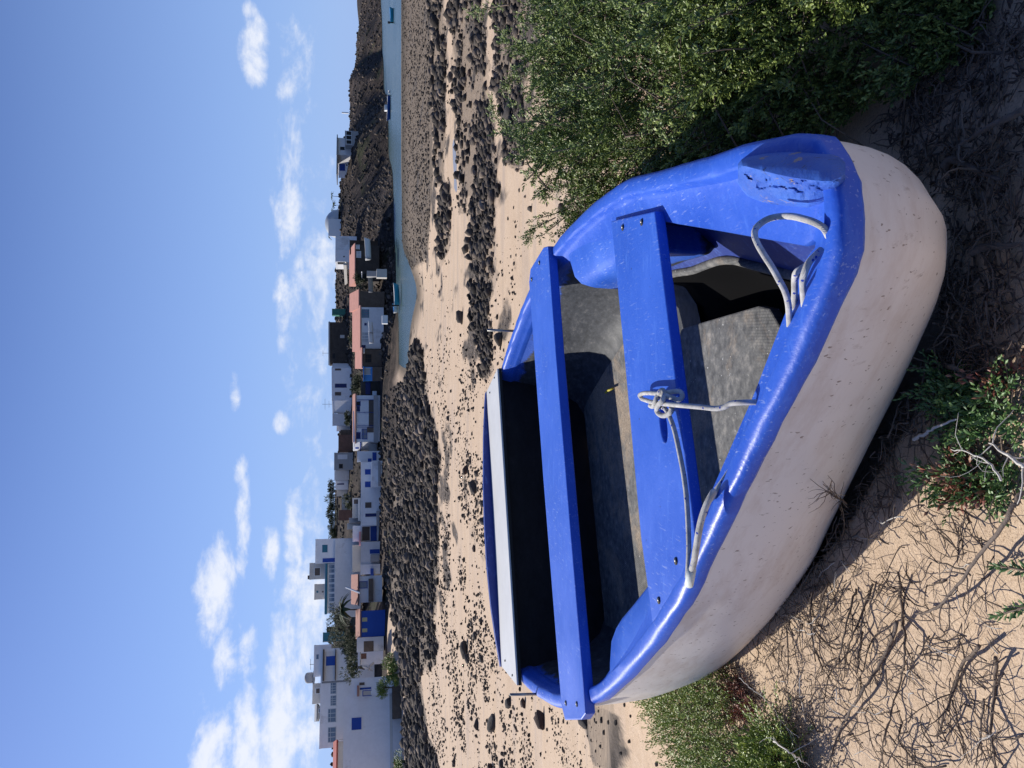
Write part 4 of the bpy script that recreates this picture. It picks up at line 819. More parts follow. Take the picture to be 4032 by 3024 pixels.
# dome on the ridge
q = at_Y(*cv(2, 358, 275), 168); t = thing('garden_dome', 'white and green garden dome on the skyline between small palms', 'dome', tuple(q)); v = []
for i in range(7):
    a1_ = i / 6 * math.pi / 2
    for k in range(18): a2 = 2 * math.pi * k / 18; v.append((q.x + 3.1 * math.cos(a1_) * math.cos(a2), q.y + 3.1 * math.cos(a1_) * math.sin(a2), q.z - .6 + 2.9 * math.sin(a1_)))
fs = [(i * 18 + k, i * 18 + (k + 1) % 18, (i + 1) * 18 + (k + 1) % 18, (i + 1) * 18 + k) for i in range(6) for k in range(18)]
mk('canopy', v, fs, MATS['pale_pane'], t, True); b = MB().box(q.x - 3.2, q.x + .4, q.y - 3.3, q.y - 3.0, q.z - 1.5, q.z + 1.4); b.build('front_panel', MATS['white_trim'], t)

# ------------------------------------------------------------------ boats on and by the water
def small_boat(label, x, y, Y, L, beam, h_, ang, hullm, inm, z=None, cat='boat', motor=True, group='boats in the bay', cabin=False):
    q = at_Y(x, y, Y); z0 = q.z if z is None else z
    t = thing('small_boat', label, cat, (q.x, q.y, z0), group); ca, sa = math.cos(ang), math.sin(ang)
    def W(a_, b_, c): return (q.x + a_ * ca - b_ * sa, q.y + a_ * sa + b_ * ca, z0 + c)
    sts = np.linspace(0, 1, 11); v = []; lv = ((-.12, .45), (.25 * h_, .8), (.8 * h_, .97), (h_, 1.0)); 
    for s_ in sts:
        w_ = beam / 2 * (1 - max(0, (s_ - .45) / .55) ** 2.2) * (.85 + .15 * min(1, s_ / .3)); sh = .22 * h_ * s_ ** 2
        for zz_, k_ in lv: v += [W((s_ - .5) * L + .08 * L * s_ ** 3 * zz_ / h_, w_ * k_, zz_ + sh), W((s_ - .5) * L + .08 * L * s_ ** 3 * zz_ / h_, -w_ * k_, zz_ + sh)]
    f = []; n = 8
    for i in range(10):
        for j in range(3):
            for sd_ in (0, 1):
                a_ = i * n + j * 2 + sd_; c = (a_, a_ + 2, a_ + n + 2, a_ + n); f.append(c if sd_ else c[::-1])
        f.append((i * n, i * n + 1, (i + 1) * n + 1, (i + 1) * n))
    f.append((0, 2, 4, 6, 7, 5, 3, 1)); mk('hull', v, f, MATS[hullm], t, True)
    v2 = []; 
    for s_ in sts:
        w_ = beam / 2 * (1 - max(0, (s_ - .45) / .55) ** 2.2) * (.85 + .15 * min(1, s_ / .3)); sh = .22 * h_ * s_ ** 2
        v2 += [W((s_ - .5) * L * 1.0 + .08 * L * s_ ** 3, w_ * 1.02, h_ + sh), W((s_ - .5) * L + .08 * L * s_ ** 3, w_ * .82, h_ + sh + .02), W((s_ - .5) * L * .97, w_ * .75, h_ * .55 + sh), W((s_ - .5) * L * .97, -w_ * .75, h_ * .55 + sh), W((s_ - .5) * L + .08 * L * s_ ** 3, -w_ * .82, h_ + sh + .02), W((s_ - .5) * L + .08 * L * s_ ** 3, -w_ * 1.02, h_ + sh)]
    mk('deck', v2, [(i * 6 + j, i * 6 + j + 1, (i + 1) * 6 + j + 1, (i + 1) * 6 + j) for i in range(10) for j in range(5)], MATS[inm], t, True)
    if motor: b = MB(); p = Vector(W(-.53 * L, 0, h_ + .15)); b.box(p.x - .13, p.x + .13, p.y - .12, p.y + .15, p.z - .1, p.z + .25); b.box(p.x - .06, p.x + .06, p.y - .06, p.y + .06, p.z - .7, p.z - .1); b.build('outboard_motor', MATS['dark_opening'], t)
    if cabin: b = MB(); p = Vector(W(.02 * L, 0, h_)); b.box(p.x - L * .12, p.x + L * .12, p.y - beam * .3, p.y + beam * .3, p.z - .1, p.z + .5); b.build('cabin', MATS['white_trim'], t)
    return t
simple('teal_paint', (.04, .32, .42), .35, .1, 2); simple('white_paint', (.74, .74, .74), .4, .08, 2); simple('blue_hull', (.03, .09, .30), .35, .1, 2)
def wy(x): return (4.2) / math.tan(PITCH + math.atan((x - 2016) / F))
small_boat('bright turquoise motorboat afloat near the right edge of the bay', 1548, 60, wy(1549), 2.2, .95, .45, 0.02, 'teal_paint', 'light_blue', WZ)
small_boat('long white and blue boat moored under the dark cliff', 1537, 425, wy(1537), 3.9, 1.2, .5, 3.1, 'blue_hull', 'white_paint', WZ, cabin=True)
small_boat('tiny white tender riding beside the long moored boat', 1532, 362, wy(1536), 1.0, .55, .25, 1.2, 'white_paint', 'white_paint', WZ, motor=False)
small_boat('teal and white boat aground on the rocks at the head of the inlet', 1552, 1160, 93, 2.5, 1.0, .5, .1, 'teal_paint', 'white_paint', float(T0(at_Y(1556,1160,93).x, 93)) + .45)
small_boat('small white skiff drawn up left of the teal boat', 1545, 1212, 95, 1.3, .7, .35, .7, 'white_paint', 'light_blue', float(T0(at_Y(1545,1212,95).x, 95)) + .6, motor=False)
small_boat('white covered boat propped on the terrace by the dark timber house', 1458, 980, 112, 3.2, 1.3, .7, .35, 'white_paint', 'grey_wall', None, motor=False)
small_boat('upright narrow dark and white boat on the ramp by the concrete block', 1440, 1082, 110, 2.0, .9, .5, 1.2, 'dark_opening', 'white_paint', None, motor=False)
small_boat('grey dinghy parked on the quay before the salmon-roofed store', 1466, 1118, 106, 2.2, 1.0, .5, .2, 'grey_metal', 'dark_opening', None, motor=False)
small_boat('white dinghy stored on the quay right of the white terrace house', 1466, 1288, 108, 1.5, .8, .45, .1, 'white_paint', 'white_paint', None, motor=False)
small_boat('white rowing dinghy stored on the quay before the white terrace house', 1468, 1328, 108, 1.6, .8, .5, .3, 'white_paint', 'grey_wall', None, motor=False)

# ------------------------------------------------------------------ stones
m = Mt('basalt_far'); t_ = m.attr('tone'); col = m.ramp(t_, [(0., (.022, .020, .019)), (.45, (.075, .066, .058)), (.8, (.17, .14, .115)), (1., (.32, .26, .205))]); col = m.mix(.45, col, m.ramp(m.noise(4, 6, .7), [(.3, (.2, .2, .2)), (.7, (1.5, 1.4, 1.3))]), 'MULTIPLY'); m.out(col, .95, m.bump(m.noise(9, 5, .7), .6, .03), .15)
simple('basalt', (.075, .065, .058), .9, .55, 9, .7, .01); simple('red_basalt', (.075, .05, .042), .9, .5, 9, .7, .01)
def rockbase(seed, sub=2):
    bm = bmesh.new(); bmesh.ops.create_icosphere(bm, subdivisions=sub, radius=1); v = np.array([x.co[:] for x in bm.verts]); f = np.array([[q.index for q in p.verts] for p in bm.faces]); bm.free()
    rg = np.random.default_rng(seed); 
    for k in range(7):
        d = rg.normal(size=3); d /= np.linalg.norm(d); c = rg.uniform(.45, .85); h = v @ d; v = v - np.outer(np.maximum(h - c, 0) * .85, d)
    v *= 1 + .10 * rg.normal(size=(len(v), 1)); return v, f
RB = [rockbase(100 + i) for i in range(6)]; RL = [rockbase(200 + i, 1) for i in range(6)]
def scatter(name, X, Y, size, mat, base, flat=(.45, .8), sinkf=.25):
    X, Y, size = map(np.asarray, (X, Y, size)); Z = T(X, Y); V = []; Fc = []; TN = []; off = 0; kinds = RNG.integers(0, len(base), len(X))
    for k, (bv, bf) in enumerate(base):
        ix = np.nonzero(kinds == k)[0]
        if len(ix) == 0: continue
        n = len(ix); th = RNG.uniform(0, 6.28, n); sx = RNG.uniform(.75, 1.35, n); sy = RNG.uniform(.6, 1.0, n); sz = RNG.uniform(*flat, n)
        p = bv[None] * np.stack([sx, sy, sz], 1)[:, None]; c, s_ = np.cos(th)[:, None], np.sin(th)[:, None]
        q = np.stack([p[..., 0] * c - p[..., 1] * s_, p[..., 0] * s_ + p[..., 1] * c, p[..., 2]], -1) * size[ix][:, None, None]
        q += np.stack([X[ix], Y[ix], Z[ix] + size[ix] * sz * (.6 - sinkf)], 1)[:, None]
        TN.append(np.repeat(np.clip(RNG.beta(1.7, 2.0, n), 0, 1), len(bv))); V.append(q.reshape(-1, 3)); Fc.append((bf[None] + (np.arange(n) * len(bv))[:, None, None] + off).reshape(-1, 3)); off += n * len(bv)
    return mk(name, np.concatenate(V), np.concatenate(Fc), MATS[mat], None, False, {'tone': np.concatenate(TN)})
def sample(n, y0, y1, keep, amax=.58):
    out = []
    tot = 0
    while tot < n:
        Y = y0 * (y1 / y0) ** RNG.random(n * 2); X = RNG.uniform(-amax, amax, n * 2) * (Y + .5); k = RNG.random(n * 2) < keep(X, Y); out.append(np.stack([X[k], Y[k]], 1)); tot += k.sum()
    return np.concatenate(out)[:n]
def dens_small(X, Y):
    left = np.clip((-X / Y + .12) * 3, .08, 1); pt = np.clip((fbm(X * .8, Y * .35, 4, 60) + .15) * 2.5, .04, 1); far = np.clip((60 - Y) / 15, 0, 1)
    inlet = (Y > 50) & (X > 4); return left * pt * far * np.where(inlet, .1, 1) * (Y > 3.6)
p = sample(13000, 4, 55, dens_small); sz = (.006 + .022 * RNG.random(len(p)) ** 3) * np.clip(p[:, 1] / 8, .7, 3.2)
o = scatter('pebbles', p[:, 0], p[:, 1], sz, 'basalt_far', RL, (.5, .9)); tag(o, 'dark volcanic pebbles strewn over the beach sand', 'pebbles', kind='stuff')
RZ = lambda X, Y: np.clip(rockmask(X, Y)[0] + .10 * zone(X, Y, Z_ROCK[1:]), 0, 1) * (Y < 118)
p = sample(26000, 9, 112, RZ, .62); sz = np.clip((.022 + .38 * RNG.random(len(p)) ** 5) * np.clip(p[:, 1] / 45, .28, 1.3), .015, .5)
o = scatter('rock_rubble', p[:, 0], p[:, 1], sz, 'basalt_far', RL, (.5, 1.0)); tag(o, 'dense dark lava rubble of the rocky shore', 'rubble', kind='stuff')
GZ = lambda X, Y: zone(X, Y, Z_GRAV, .01)
p = sample(7000, 42, 95, lambda X, Y: GZ(X, Y) * .9 + .02 * (X > 5) * (Y < 88), .62); sz = .03 + .11 * RNG.random(len(p)) ** 3
o = scatter('shingle', p[:, 0], p[:, 1], sz, 'basalt_far', RL, (.4, .8)); tag(o, 'grey shingle along the edge of the inlet', 'shingle', kind='stuff')
CZ = lambda X, Y: np.clip(X / Y * 8 + .35, .30, 1) * (T0(X, Y) > WZ + .1) * (Y > np.where(X > 0, 105, 118))
p = sample(12000, 105, 260, CZ, .62); sz = .12 + .42 * RNG.random(len(p)) ** 3
o = scatter('cliff_rocks', p[:, 0], p[:, 1], sz, 'basalt_far', RL, (.6, 1.1)); tag(o, 'broken dark rock covering the headland across the inlet', 'rocks', kind='stuff')
# single stones one can pick out
protos = []
for i in range(6):
    bv, bf = RB[i]; me_o = None
    o = mk('stone', bv, bf, MATS['basalt' if i != 3 else 'red_basalt']); protos.append(o)
traced = [(1132, 352, 17, 'round dark boulder on the sand beyond the green shrub'), (1115, 635, 8, 'small oval stone right of the thole pin on the open sand'), (1310, 1582, 16, 'black stone in the cluster below the left thole pin'), (1330, 1560, 13, ''), (1300, 1612, 13, ''), (1352, 1560, 16, ''), (1385, 1600, 12, ''), (1290, 1560, 9, ''), (1360, 1625, 11, ''), (1270, 1590, 8, ''),
          (1375, 1520, 12, ''), (1390, 1545, 9, ''), (1452, 1648, 16, ''), (1490, 1610, 9, ''), (1255, 1625, 9, ''), (1225, 1640, 7, ''), (1200, 1600, 7, ''), (1195, 1575, 7, ''), (1240, 1655, 8, ''), (1180, 1625, 7, ''), (1205, 1510, 6, ''), (1130, 1560, 7, ''), (1100, 1575, 7, ''),
          (1150, 400, 7, ''), (1045, 45, 10, ''), (1098, 470, 6, ''), (1110, 700, 5, ''), (1085, 590, 7, ''), (1065, 560, 9, ''), (1075, 530, 8, ''), (1040, 640, 10, ''), (1035, 790, 9, ''), (1045, 800, 10, ''), (1060, 380, 11, ''), (1035, 430, 9, ''), (1015, 330, 9, ''), (985, 300, 8, ''), (1000, 180, 9, ''), (945, 380, 6, ''), (1060, 60, 9, ''), (1030, 110, 10, '')]
def G1(x, y): return G(x, y)
cnt = 0
def stone(X, Y, s_, label, k=None):
    global cnt
    src = protos[(k if k is not None else random.randrange(6))]; o = src if not src.get('used') else src.copy()
    if o is not src: COL.objects.link(o); del o['used']
    else: src['used'] = 1
    z = float(T(np.array([X]), np.array([Y]))[0]); o.location = (X, Y, z + s_ * .28); o.scale = (s_ * random.uniform(.8, 1.35), s_ * random.uniform(.7, 1.1), s_ * random.uniform(.5, .85)); o.rotation_euler = (random.uniform(-.2, .2), random.uniform(-.2, .2), random.uniform(0, 6.28))
    if label == 'L':
        big = 'large' if s_ > .16 else 'fist-sized' if s_ > .06 else 'small'; a_ = X / Y
        where = ('near the lower left of the boat' if Y < 7 else 'on the pebbly sand beyond the stern') if a_ < -.25 else ('on the sand straight behind the boat' if Y < 14 else 'on the open beach towards the village') if a_ < .08 else ('on the sand between shrub and stern' if Y < 9 else 'among the lava rocks behind the shrub' if Y < 22 else 'far out on the sand towards the inlet')
        label = big + ' dark lava stone lying ' + where
    tag(o, label, 'stone', 'loose stones on the beach'); cnt += 1
for x, y, r, lb in traced:
    g = G1(x * KD, y * KD)
    if g is None: continue
    s_ = r * KD / F * math.hypot(g[0], g[1]) * .42; stone(g[0], g[1], s_, lb or 'L')
p = sample(130, 4.2, 34, lambda X, Y: dens_small(X, Y) * .8 + .25 * zone(X, Y, Z_ROCK) + .02, .55)
for X, Y in p:
    s_ = (.02 + .07 * random.random() ** 2.2) * min(max(Y / 6, .7), 3.2); stone(float(X), float(Y), s_, 'L')
for o in protos:
    if o.get('used'): del o['used']

# ------------------------------------------------------------------ plants
def leafmat(name, a_, b_, tip, rough=.45):
    m = Mt(name); t = m.attr('tone'); e = m.attr('tipness'); col = m.ramp(t, [(0., a_), (1., b_)]); col = m.mix(m.math('MULTIPLY', e, .7), col, tip)
    m.b.inputs['Subsurface Weight'].default_value = 0.0; m.out(col, rough, None, .45); return m.m
leafmat('shrub_leaf', (.045, .085, .022), (.21, .27, .065), (.36, .43, .11)); leafmat('bright_leaf', (.10, .17, .025), (.27, .34, .06), (.36, .43, .09)); leafmat('succulent_leaf', (.05, .12, .035), (.11, .21, .06), (.20, .27, .08)); leafmat('red_leaf', (.22, .06, .045), (.30, .12, .08), (.12, .14, .05))
leafmat('far_leaf', (.03, .045, .018), (.08, .10, .04), (.12, .14, .055), .7)
simple('twig_bark', (.15, .115, .09), .9, .4, 40, .5, .002); simple('grey_bark', (.17, .135, .11), .9, .3, 40, .6, .003); simple('dark_twig', (.095, .070, .056), .9, .4, 60, .4, .001); simple('pale_stick', (.60, .57, .52), .85, .25, 60, .5, .002)
def norm(a_): return a_ / np.maximum(np.linalg.norm(a_, axis=-1, keepdims=True), 1e-9)
def leaves(pos, dr, length, nleaf, ll, lw, mat, parent, name='foliage', spread=.9, tipb=.5):
    """sprays of small narrow leaves set spirally along short shoots"""
    n = len(pos); dr = norm(dr); up = np.tile([0., 0., 1.], (n, 1)) + RNG.normal(size=(n, 3)) * .2; a_ = norm(np.cross(dr, up)); b_ = np.cross(dr, a_)
    k = np.arange(nleaf); t = (k + RNG.random((n, nleaf))) / nleaf; ph = k * 2.4 + RNG.uniform(0, 6.28, (n, 1)) + RNG.normal(size=(n, nleaf)) * .3
    c = pos[:, None] + dr[:, None] * (t * length[:, None])[..., None]; c[..., 2] -= 0
    out = a_[:, None] * np.cos(ph)[..., None] + b_[:, None] * np.sin(ph)[..., None]
    el_ = (spread * (1.15 - t * .8))[..., None]; ld = norm(dr[:, None] * (1 - el_ * .45) + out * el_ + np.array([0, 0, .25]) + RNG.normal(size=(n, nleaf, 3)) * .16)
    L = ll * RNG.uniform(.65, 1.2, (n, nleaf)) * (1.05 - .35 * t); side = norm(np.cross(ld, np.array([0, 0, 1.]) + RNG.normal(size=(n, nleaf, 3)) * .35)); nn = np.cross(side, ld)
    W_ = lw * RNG.uniform(.75, 1.2, (n, nleaf))
    P0 = c; P1 = c + ld * L[..., None]; m_ = c + ld * (L * .55)[..., None]
    A_ = m_ + side * (W_ * .5)[..., None]; B_ = m_ - side * (W_ * .5)[..., None]; C_ = m_ + nn * (W_ * .42)[..., None]
    V = np.stack([P0, A_, P1, B_, C_], 2).reshape(-1, 3); m0 = n * nleaf; base = (np.arange(m0) * 5)[:, None]
    Fc = np.concatenate([base + np.array([[0, 1, 4]]), base + np.array([[1, 2, 4]]), base + np.array([[2, 3, 4]]), base + np.array([[3, 0, 4]])])
    tone = np.repeat(np.clip(RNG.normal(.45, .28, m0) + np.repeat(RNG.normal(0, .15, n), nleaf), 0, 1), 5); tip = np.repeat(np.clip((t.reshape(-1) - .55) * 1.8, 0, 1) * tipb, 5)
    return mk(name, V, Fc, MATS[mat], parent, False, {'tone': tone, 'tipness': tip})
def twigs(paths, radii, mat, parent, name='stem', n=4):
    V = []; Fc = []; off = 0
    for pth, r in zip(paths, radii):
        rr = [r * .03] + [r * (1 - .6 * i / (len(pth) - 1)) for i in range(len(pth))] + [r * .02]; pth = [Vector(pth[0]) - (Vector(pth[1]) - Vector(pth[0])).normalized() * r * .3] + list(pth) + [Vector(pth[-1]) + (Vector(pth[-1]) - Vector(pth[-2])).normalized() * r * .5]; v, f, _ = tube(pth, rr, n); V += v; Fc += [tuple(i + off for i in q) for q in f if len(q) == 4]; off += len(v)
    return mk(name, np.array(V), np.array(Fc), MATS[mat], parent, True)
def sat(x): return np.clip(x, 0, 1)
def edgeX(Y): return np.interp(Y, [.85, 1.2, 1.6, 2.0, 2.5, 3.1], [.52, .50, .475, .47, .46, .42])
def bushH(X, Y):
    return .385 * sat((X - edgeX(Y) + .02) / .30) ** .55 * sat((2.92 + .10 * fbm(X * 3, X * 0, 3, 4) - Y) / .22) ** .5 * sat((Y - .95 - .16 * sat(X - .6)) / .55) ** .6 * (.84 + .42 * fbm(X * 3.0, Y * 2.6, 3, 50) + .34 * fbm(X * 9, Y * 9, 2, 51))
def big_shrub(y0, y1, n, label, ll, extra=()):
    Y = RNG.uniform(y0, y1, n * 2); X = edgeX(Y) + (RNG.random(n * 2) ** 1.1) * (np.maximum(.56 * Y + .32 - edgeX(Y), .2)); H = bushH(X, Y); gap = fbm(X * 7, Y * 6, 3, 57); k = (H > .03) & (RNG.random(n * 2) < np.clip(.75 + 2.2 * gap, .12, 1)); H = H * (1 + .35 * np.clip(gap, -.5, .5)); X, Y, H = X[k][:n], Y[k][:n], H[k][:n]; n = len(X)
    e = .02; gx = (bushH(X + e, Y) - bushH(X - e, Y)) / (2 * e); gy = (bushH(X, Y + e) - bushH(X, Y - e)) / (2 * e); nr = norm(np.stack([-gx, -gy, np.ones(n)], 1))
    g0 = T(X, Y); dpt = RNG.random(n) ** 2.2; z = g0 + H * (1 - .55 * dpt); pos = np.stack([X, Y, z], 1) + RNG.normal(size=(n, 3)) * .010
    dr = nr * .8 + RNG.normal(size=(n, 3)) * .55 + np.array([-.12, -.18, .35]); ln = RNG.uniform(.03, .075, n)
    t = thing('shrub', label, 'shrub', (float(X.mean()), float(Y.mean()), 0), 'green shrubs beside the boat')
    dn = norm(dr); pos2 = pos - dn * (ln * .6)[:, None]
    leaves(pos2, dr, ln, 17, ll * 1.12, ll * .36, 'shrub_leaf', t, 'foliage')
    pt = []; rd = []
    for i in range(0, n, 14):
        q = Vector(pos2[i]); b0 = Vector((X[i] + random.uniform(-.16, .16), Y[i] + random.uniform(-.16, .16), max(g0[i], q.z - random.uniform(.06, .16)))); mid = (q + b0) / 2 + Vector((random.uniform(-.03, .03), random.uniform(-.03, .03), .02))
        pt.append([b0, mid, q, q + Vector(dn[i]) * ln[i] * .9]); rd.append(random.uniform(.0016, .0034))
    for (x, y, z0, x1, y1_, z1) in extra:            # long shoots standing out of the crown
        a_, b_ = at_z(x1 * KD, y1_ * KD, z1), at_z(x * KD, y * KD, z0); c = catmull([a_, (a_ + b_) / 2 + Vector((0, 0, .03)), b_], 6); pt.append(c); rd.append(.0034); cc = np.array([q[:] for q in c]); m_ = len(cc)
        ps = []; ds = []
        for i in range(2, m_):
            ax_ = norm(cc[i] - cc[i - 1])
            for j in range(3): ps.append(cc[i] + RNG.normal(size=3) * .003); ds.append(ax_ * .8 + RNG.normal(size=3) * .55)
        leaves(np.array(ps), np.array(ds), np.full(len(ps), .045), 11, ll * 1.2, ll * .4, 'shrub_leaf', t, 'shoot_leaves', tipb=.9)
    ps = []; ds = []; ls = []
    for i in RNG.integers(0, n, max(40, n // 55)):
        if H[i] < .15: continue
        d0 = norm(nr[i] * .5 + np.array([-.25, .1, .55]) + RNG.normal(size=3) * .35); a_ = np.array([X[i], Y[i], g0[i] + H[i] * .95]); L_ = RNG.uniform(.05, .13); b_ = a_ + d0 * L_; pt.append([Vector(a_), Vector((a_ + b_) / 2 + RNG.normal(size=3) * .006), Vector(b_)]); rd.append(.0022)
        for j in range(7): ps.append(a_ + (b_ - a_) * (.25 + .75 * j / 6)); ds.append(d0 * .7 + RNG.normal(size=3) * .6); ls.append(.028)
    if ps: leaves(np.array(ps), np.array(ds), np.array(ls), 10, ll * 1.2, ll * .42, 'shrub_leaf', t, 'shoot_leaves', tipb=.9)
    twigs(pt, rd, 'twig_bark', t)
    return t
big_shrub(.95, 1.55, 3400, 'dark green shrub by the bow, mostly in the shadow of the boat', .0135)
big_shrub(1.5, 2.2, 4300, 'dense green shrub against the middle of the boat', .0125)
big_shrub(2.15, 3.1, 5400, 'farthest green shrub with long leafy shoots rising over the beach', .0125,
          [(1062, 225, .48, 1120, 300, .38), (1090, 75, .50, 1150, 120, .42), (1098, 185, .46, 1150, 150, .38), (1135, 285, .44, 1185, 250, .36), (1140, 300, .40, 1190, 330, .33), (1128, 100, .50, 1190, 160, .38), (1142, 518, .30, 1200, 470, .22), (1178, 420, .30, 1215, 400, .24), (1020, 30, .52, 1100, 10, .42), (1158, 300, .40, 1220, 270, .33), (1170, 335, .36, 1230, 350, .3), (1132, 320, .40, 1200, 360, .32)])
def px_mound(label, poly, n, hgt, ll, mat, cat='plant', tmul=(.03, .06), nleaf=12, name='low_shrub', stems=True, group='low plants on the sand', tipb=.6, up=.5, spread=.9):
    poly = [(x * KD, y * KD) for x, y in poly]; g = np.array([at_z(x, y, .10)[:2] for x, y in poly]); lo, hi = g.min(0), g.max(0); pts = []
    while len(pts) < n:
        q = RNG.uniform(lo, hi, (n * 3, 2)); k = inside(q[:, 0], q[:, 1], g); pts += list(q[k])
    q = np.array(pts[:n]); c = g.mean(0); g0 = T(q[:, 0], q[:, 1]); dd = np.min([np.linalg.norm(q - g[i], axis=1) for i in range(len(g))], axis=0); H = hgt * np.clip(.35 + dd / .12, .3, 1) * (1 + .5 * fbm(q[:, 0] * 9, q[:, 1] * 9, 2, 5))
    pos = np.stack([q[:, 0], q[:, 1], g0 + H * RNG.random(n) ** .5], 1); dr = RNG.normal(size=(n, 3)) * .8 + np.array([0, -.1, up]); ln = RNG.uniform(*tmul, n)
    t = thing(name, label, cat, (float(c[0]), float(c[1]), 0), group); leaves(pos, dr, ln, nleaf, ll, ll * .30, mat, t, 'foliage', spread, tipb)
    if stems:
        pt = []; rd = []
        for i in range(0, n, 4):
            a_ = Vector((pos[i][0] + random.uniform(-.06, .06), pos[i][1] + random.uniform(-.06, .06), g0[i] + .002)); b_ = Vector(pos[i]); pt.append([a_, (a_ + b_) / 2 + Vector((.01, 0, .01)), b_]); rd.append(.0016)
        twigs(pt, rd, 'twig_bark', t)
    return t
px_mound('low bright green shrub at the left beyond the stern quarter of the boat', [(1400,1500),(1430,1462),(1500,1450),(1580,1440),(1610,1500),(1600,1570),(1640,1640),(1640,1760),(1500,1760),(1470,1640),(1440,1560)], 1500, .10, .011, 'bright_leaf')
px_mound('feathery green plant at the lower left edge before the bright shrub', [(1660,1560),(1720,1575),(1745,1640),(1740,1760),(1650,1760),(1640,1640)], 330, .07, .015, 'bright_leaf', tmul=(.06, .10), nleaf=20)
px_mound('reddish trailing plant tangled at the foot of the left shrub', [(1570,1450),(1620,1480),(1640,1540),(1600,1560),(1570,1500)], 160, .04, .010, 'red_leaf')
px_mound('small fleshy green plant in the shade under the bow', [(2040,815),(2090,795),(2110,840),(2120,900),(2060,880)], 50, .04, .015, 'succulent_leaf')
px_mound('green fleshy plant at the near edge of the shadow', [(2050,880),(2130,830),(2230,800),(2260,960),(2150,960),(2080,930)], 105, .045, .016, 'succulent_leaf')
px_mound('green and red fleshy plant on sunlit sand by the near edge', [(2010,1010),(2060,985),(2230,990),(2230,1080),(2110,1095),(2040,1060)], 110, .04, .015, 'succulent_leaf')
px_mound('red tipped leaves creeping among the fleshy plants', [(2070,1010),(2130,990),(2200,1040),(2120,1085)], 45, .055, .020, 'red_leaf', nleaf=7)
px_mound('tiny red leaved seedling by the near edge of the sand', [(2180,810),(2225,800),(2225,850),(2190,850)], 22, .04, .014, 'red_leaf', nleaf=7)
def sprig(label, pts, z, ll=.019, n=34):
    p = [at_z(x * KD, y * KD, zz_) for (x, y), zz_ in zip(pts, z)]; c = catmull(p, 5); cc = np.array([q[:] for q in c]); t = thing('sprig', label, 'plant', tuple(cc[-1]), 'leafy sprigs poking in at the near edge')
    L_ = np.linalg.norm(cc[-1] - cc[0]); leaves(cc[:1], (cc[-1] - cc[0])[None], np.array([L_]), n, ll, ll * .22, 'succulent_leaf', t, 'foliage', .95, .3); twigs([c], [.0022], 'twig_bark', t)
sprig('upper of two leafy green sprigs poking in at the near edge', [(2225, 1235), (2190, 1228), (2146, 1222)], [.13, .135, .13]); sprig('lower of two leafy green sprigs poking in at the near edge', [(2225, 1308), (2190, 1318), (2146, 1335)], [.13, .135, .12])
sprig('second stem of the lower leafy sprig', [(2225, 1330), (2195, 1338), (2165, 1345)], [.10, .10, .09])

# ------------------------------------------------------------------ dead branches and litter on the sand
def zoomA(x, y): return 2900 + x / 1.954, 2300 + y / 1.954
def zoomB(x, y): return 2700 + x / 1.476, 1900 + y / 1.476
def zoomC(x, y): return 2800 + x / 1.795, y / 1.795
def gz(x, y, h):
    g = None; z = .09
    for _ in range(4):
        q = at_z(x, y, z + h); z = float(T(np.array([q.x]), np.array([q.y]))[0])
    return at_z(x, y, z + h)
def side_shoots(path, r, n, ln, R_):
    out = []
    for _ in range(n):
        i = R_.randrange(1, len(path) - 1); a_ = path[i]; d = (path[i + 1] - path[i - 1]).normalized(); s_ = Vector((R_.gauss(0, 1), R_.gauss(0, 1), R_.gauss(.15, .35))); d = (d * .6 + s_ * .6).normalized(); L_ = ln * R_.uniform(.4, 1.3); p = [a_]; 
        for k in range(5): d = (d + Vector((R_.gauss(0, .28), R_.gauss(0, .28), R_.gauss(0, .15)))).normalized(); p.append(p[-1] + d * L_ / 5)
        p = [Vector((q.x, q.y, max(q.z, float(T0(np.array([q.x]), np.array([q.y]))[0]) + .045))) for q in p]; out.append(p)
    return out
def branch(label, pts, r, conv=zoomA, hs=None, mat='twig_bark', shoots=10, sl=.06, group='dead branches on the sand', seed=1):
    R_ = random.Random(seed); n = len(pts); hs = hs or [.014 + .012 * math.sin(i * 1.9 + seed) for i in range(n)]; P_ = catmull([gz(*conv(x, y), h) for (x, y), h in zip(pts, hs)], 5)
    P_ = [q + Vector((R_.gauss(0, .0009), R_.gauss(0, .0009), R_.gauss(0, .0009))) for q in P_]
    sh = side_shoots(P_, r, shoots, sl, R_); r *= .72; o = twigs([P_] + sh, [r] + [r * R_.uniform(.22, .42) for _ in sh], mat, None, 'dead_branch', 6); tag(o, label, 'branch', group)
A = zoomA
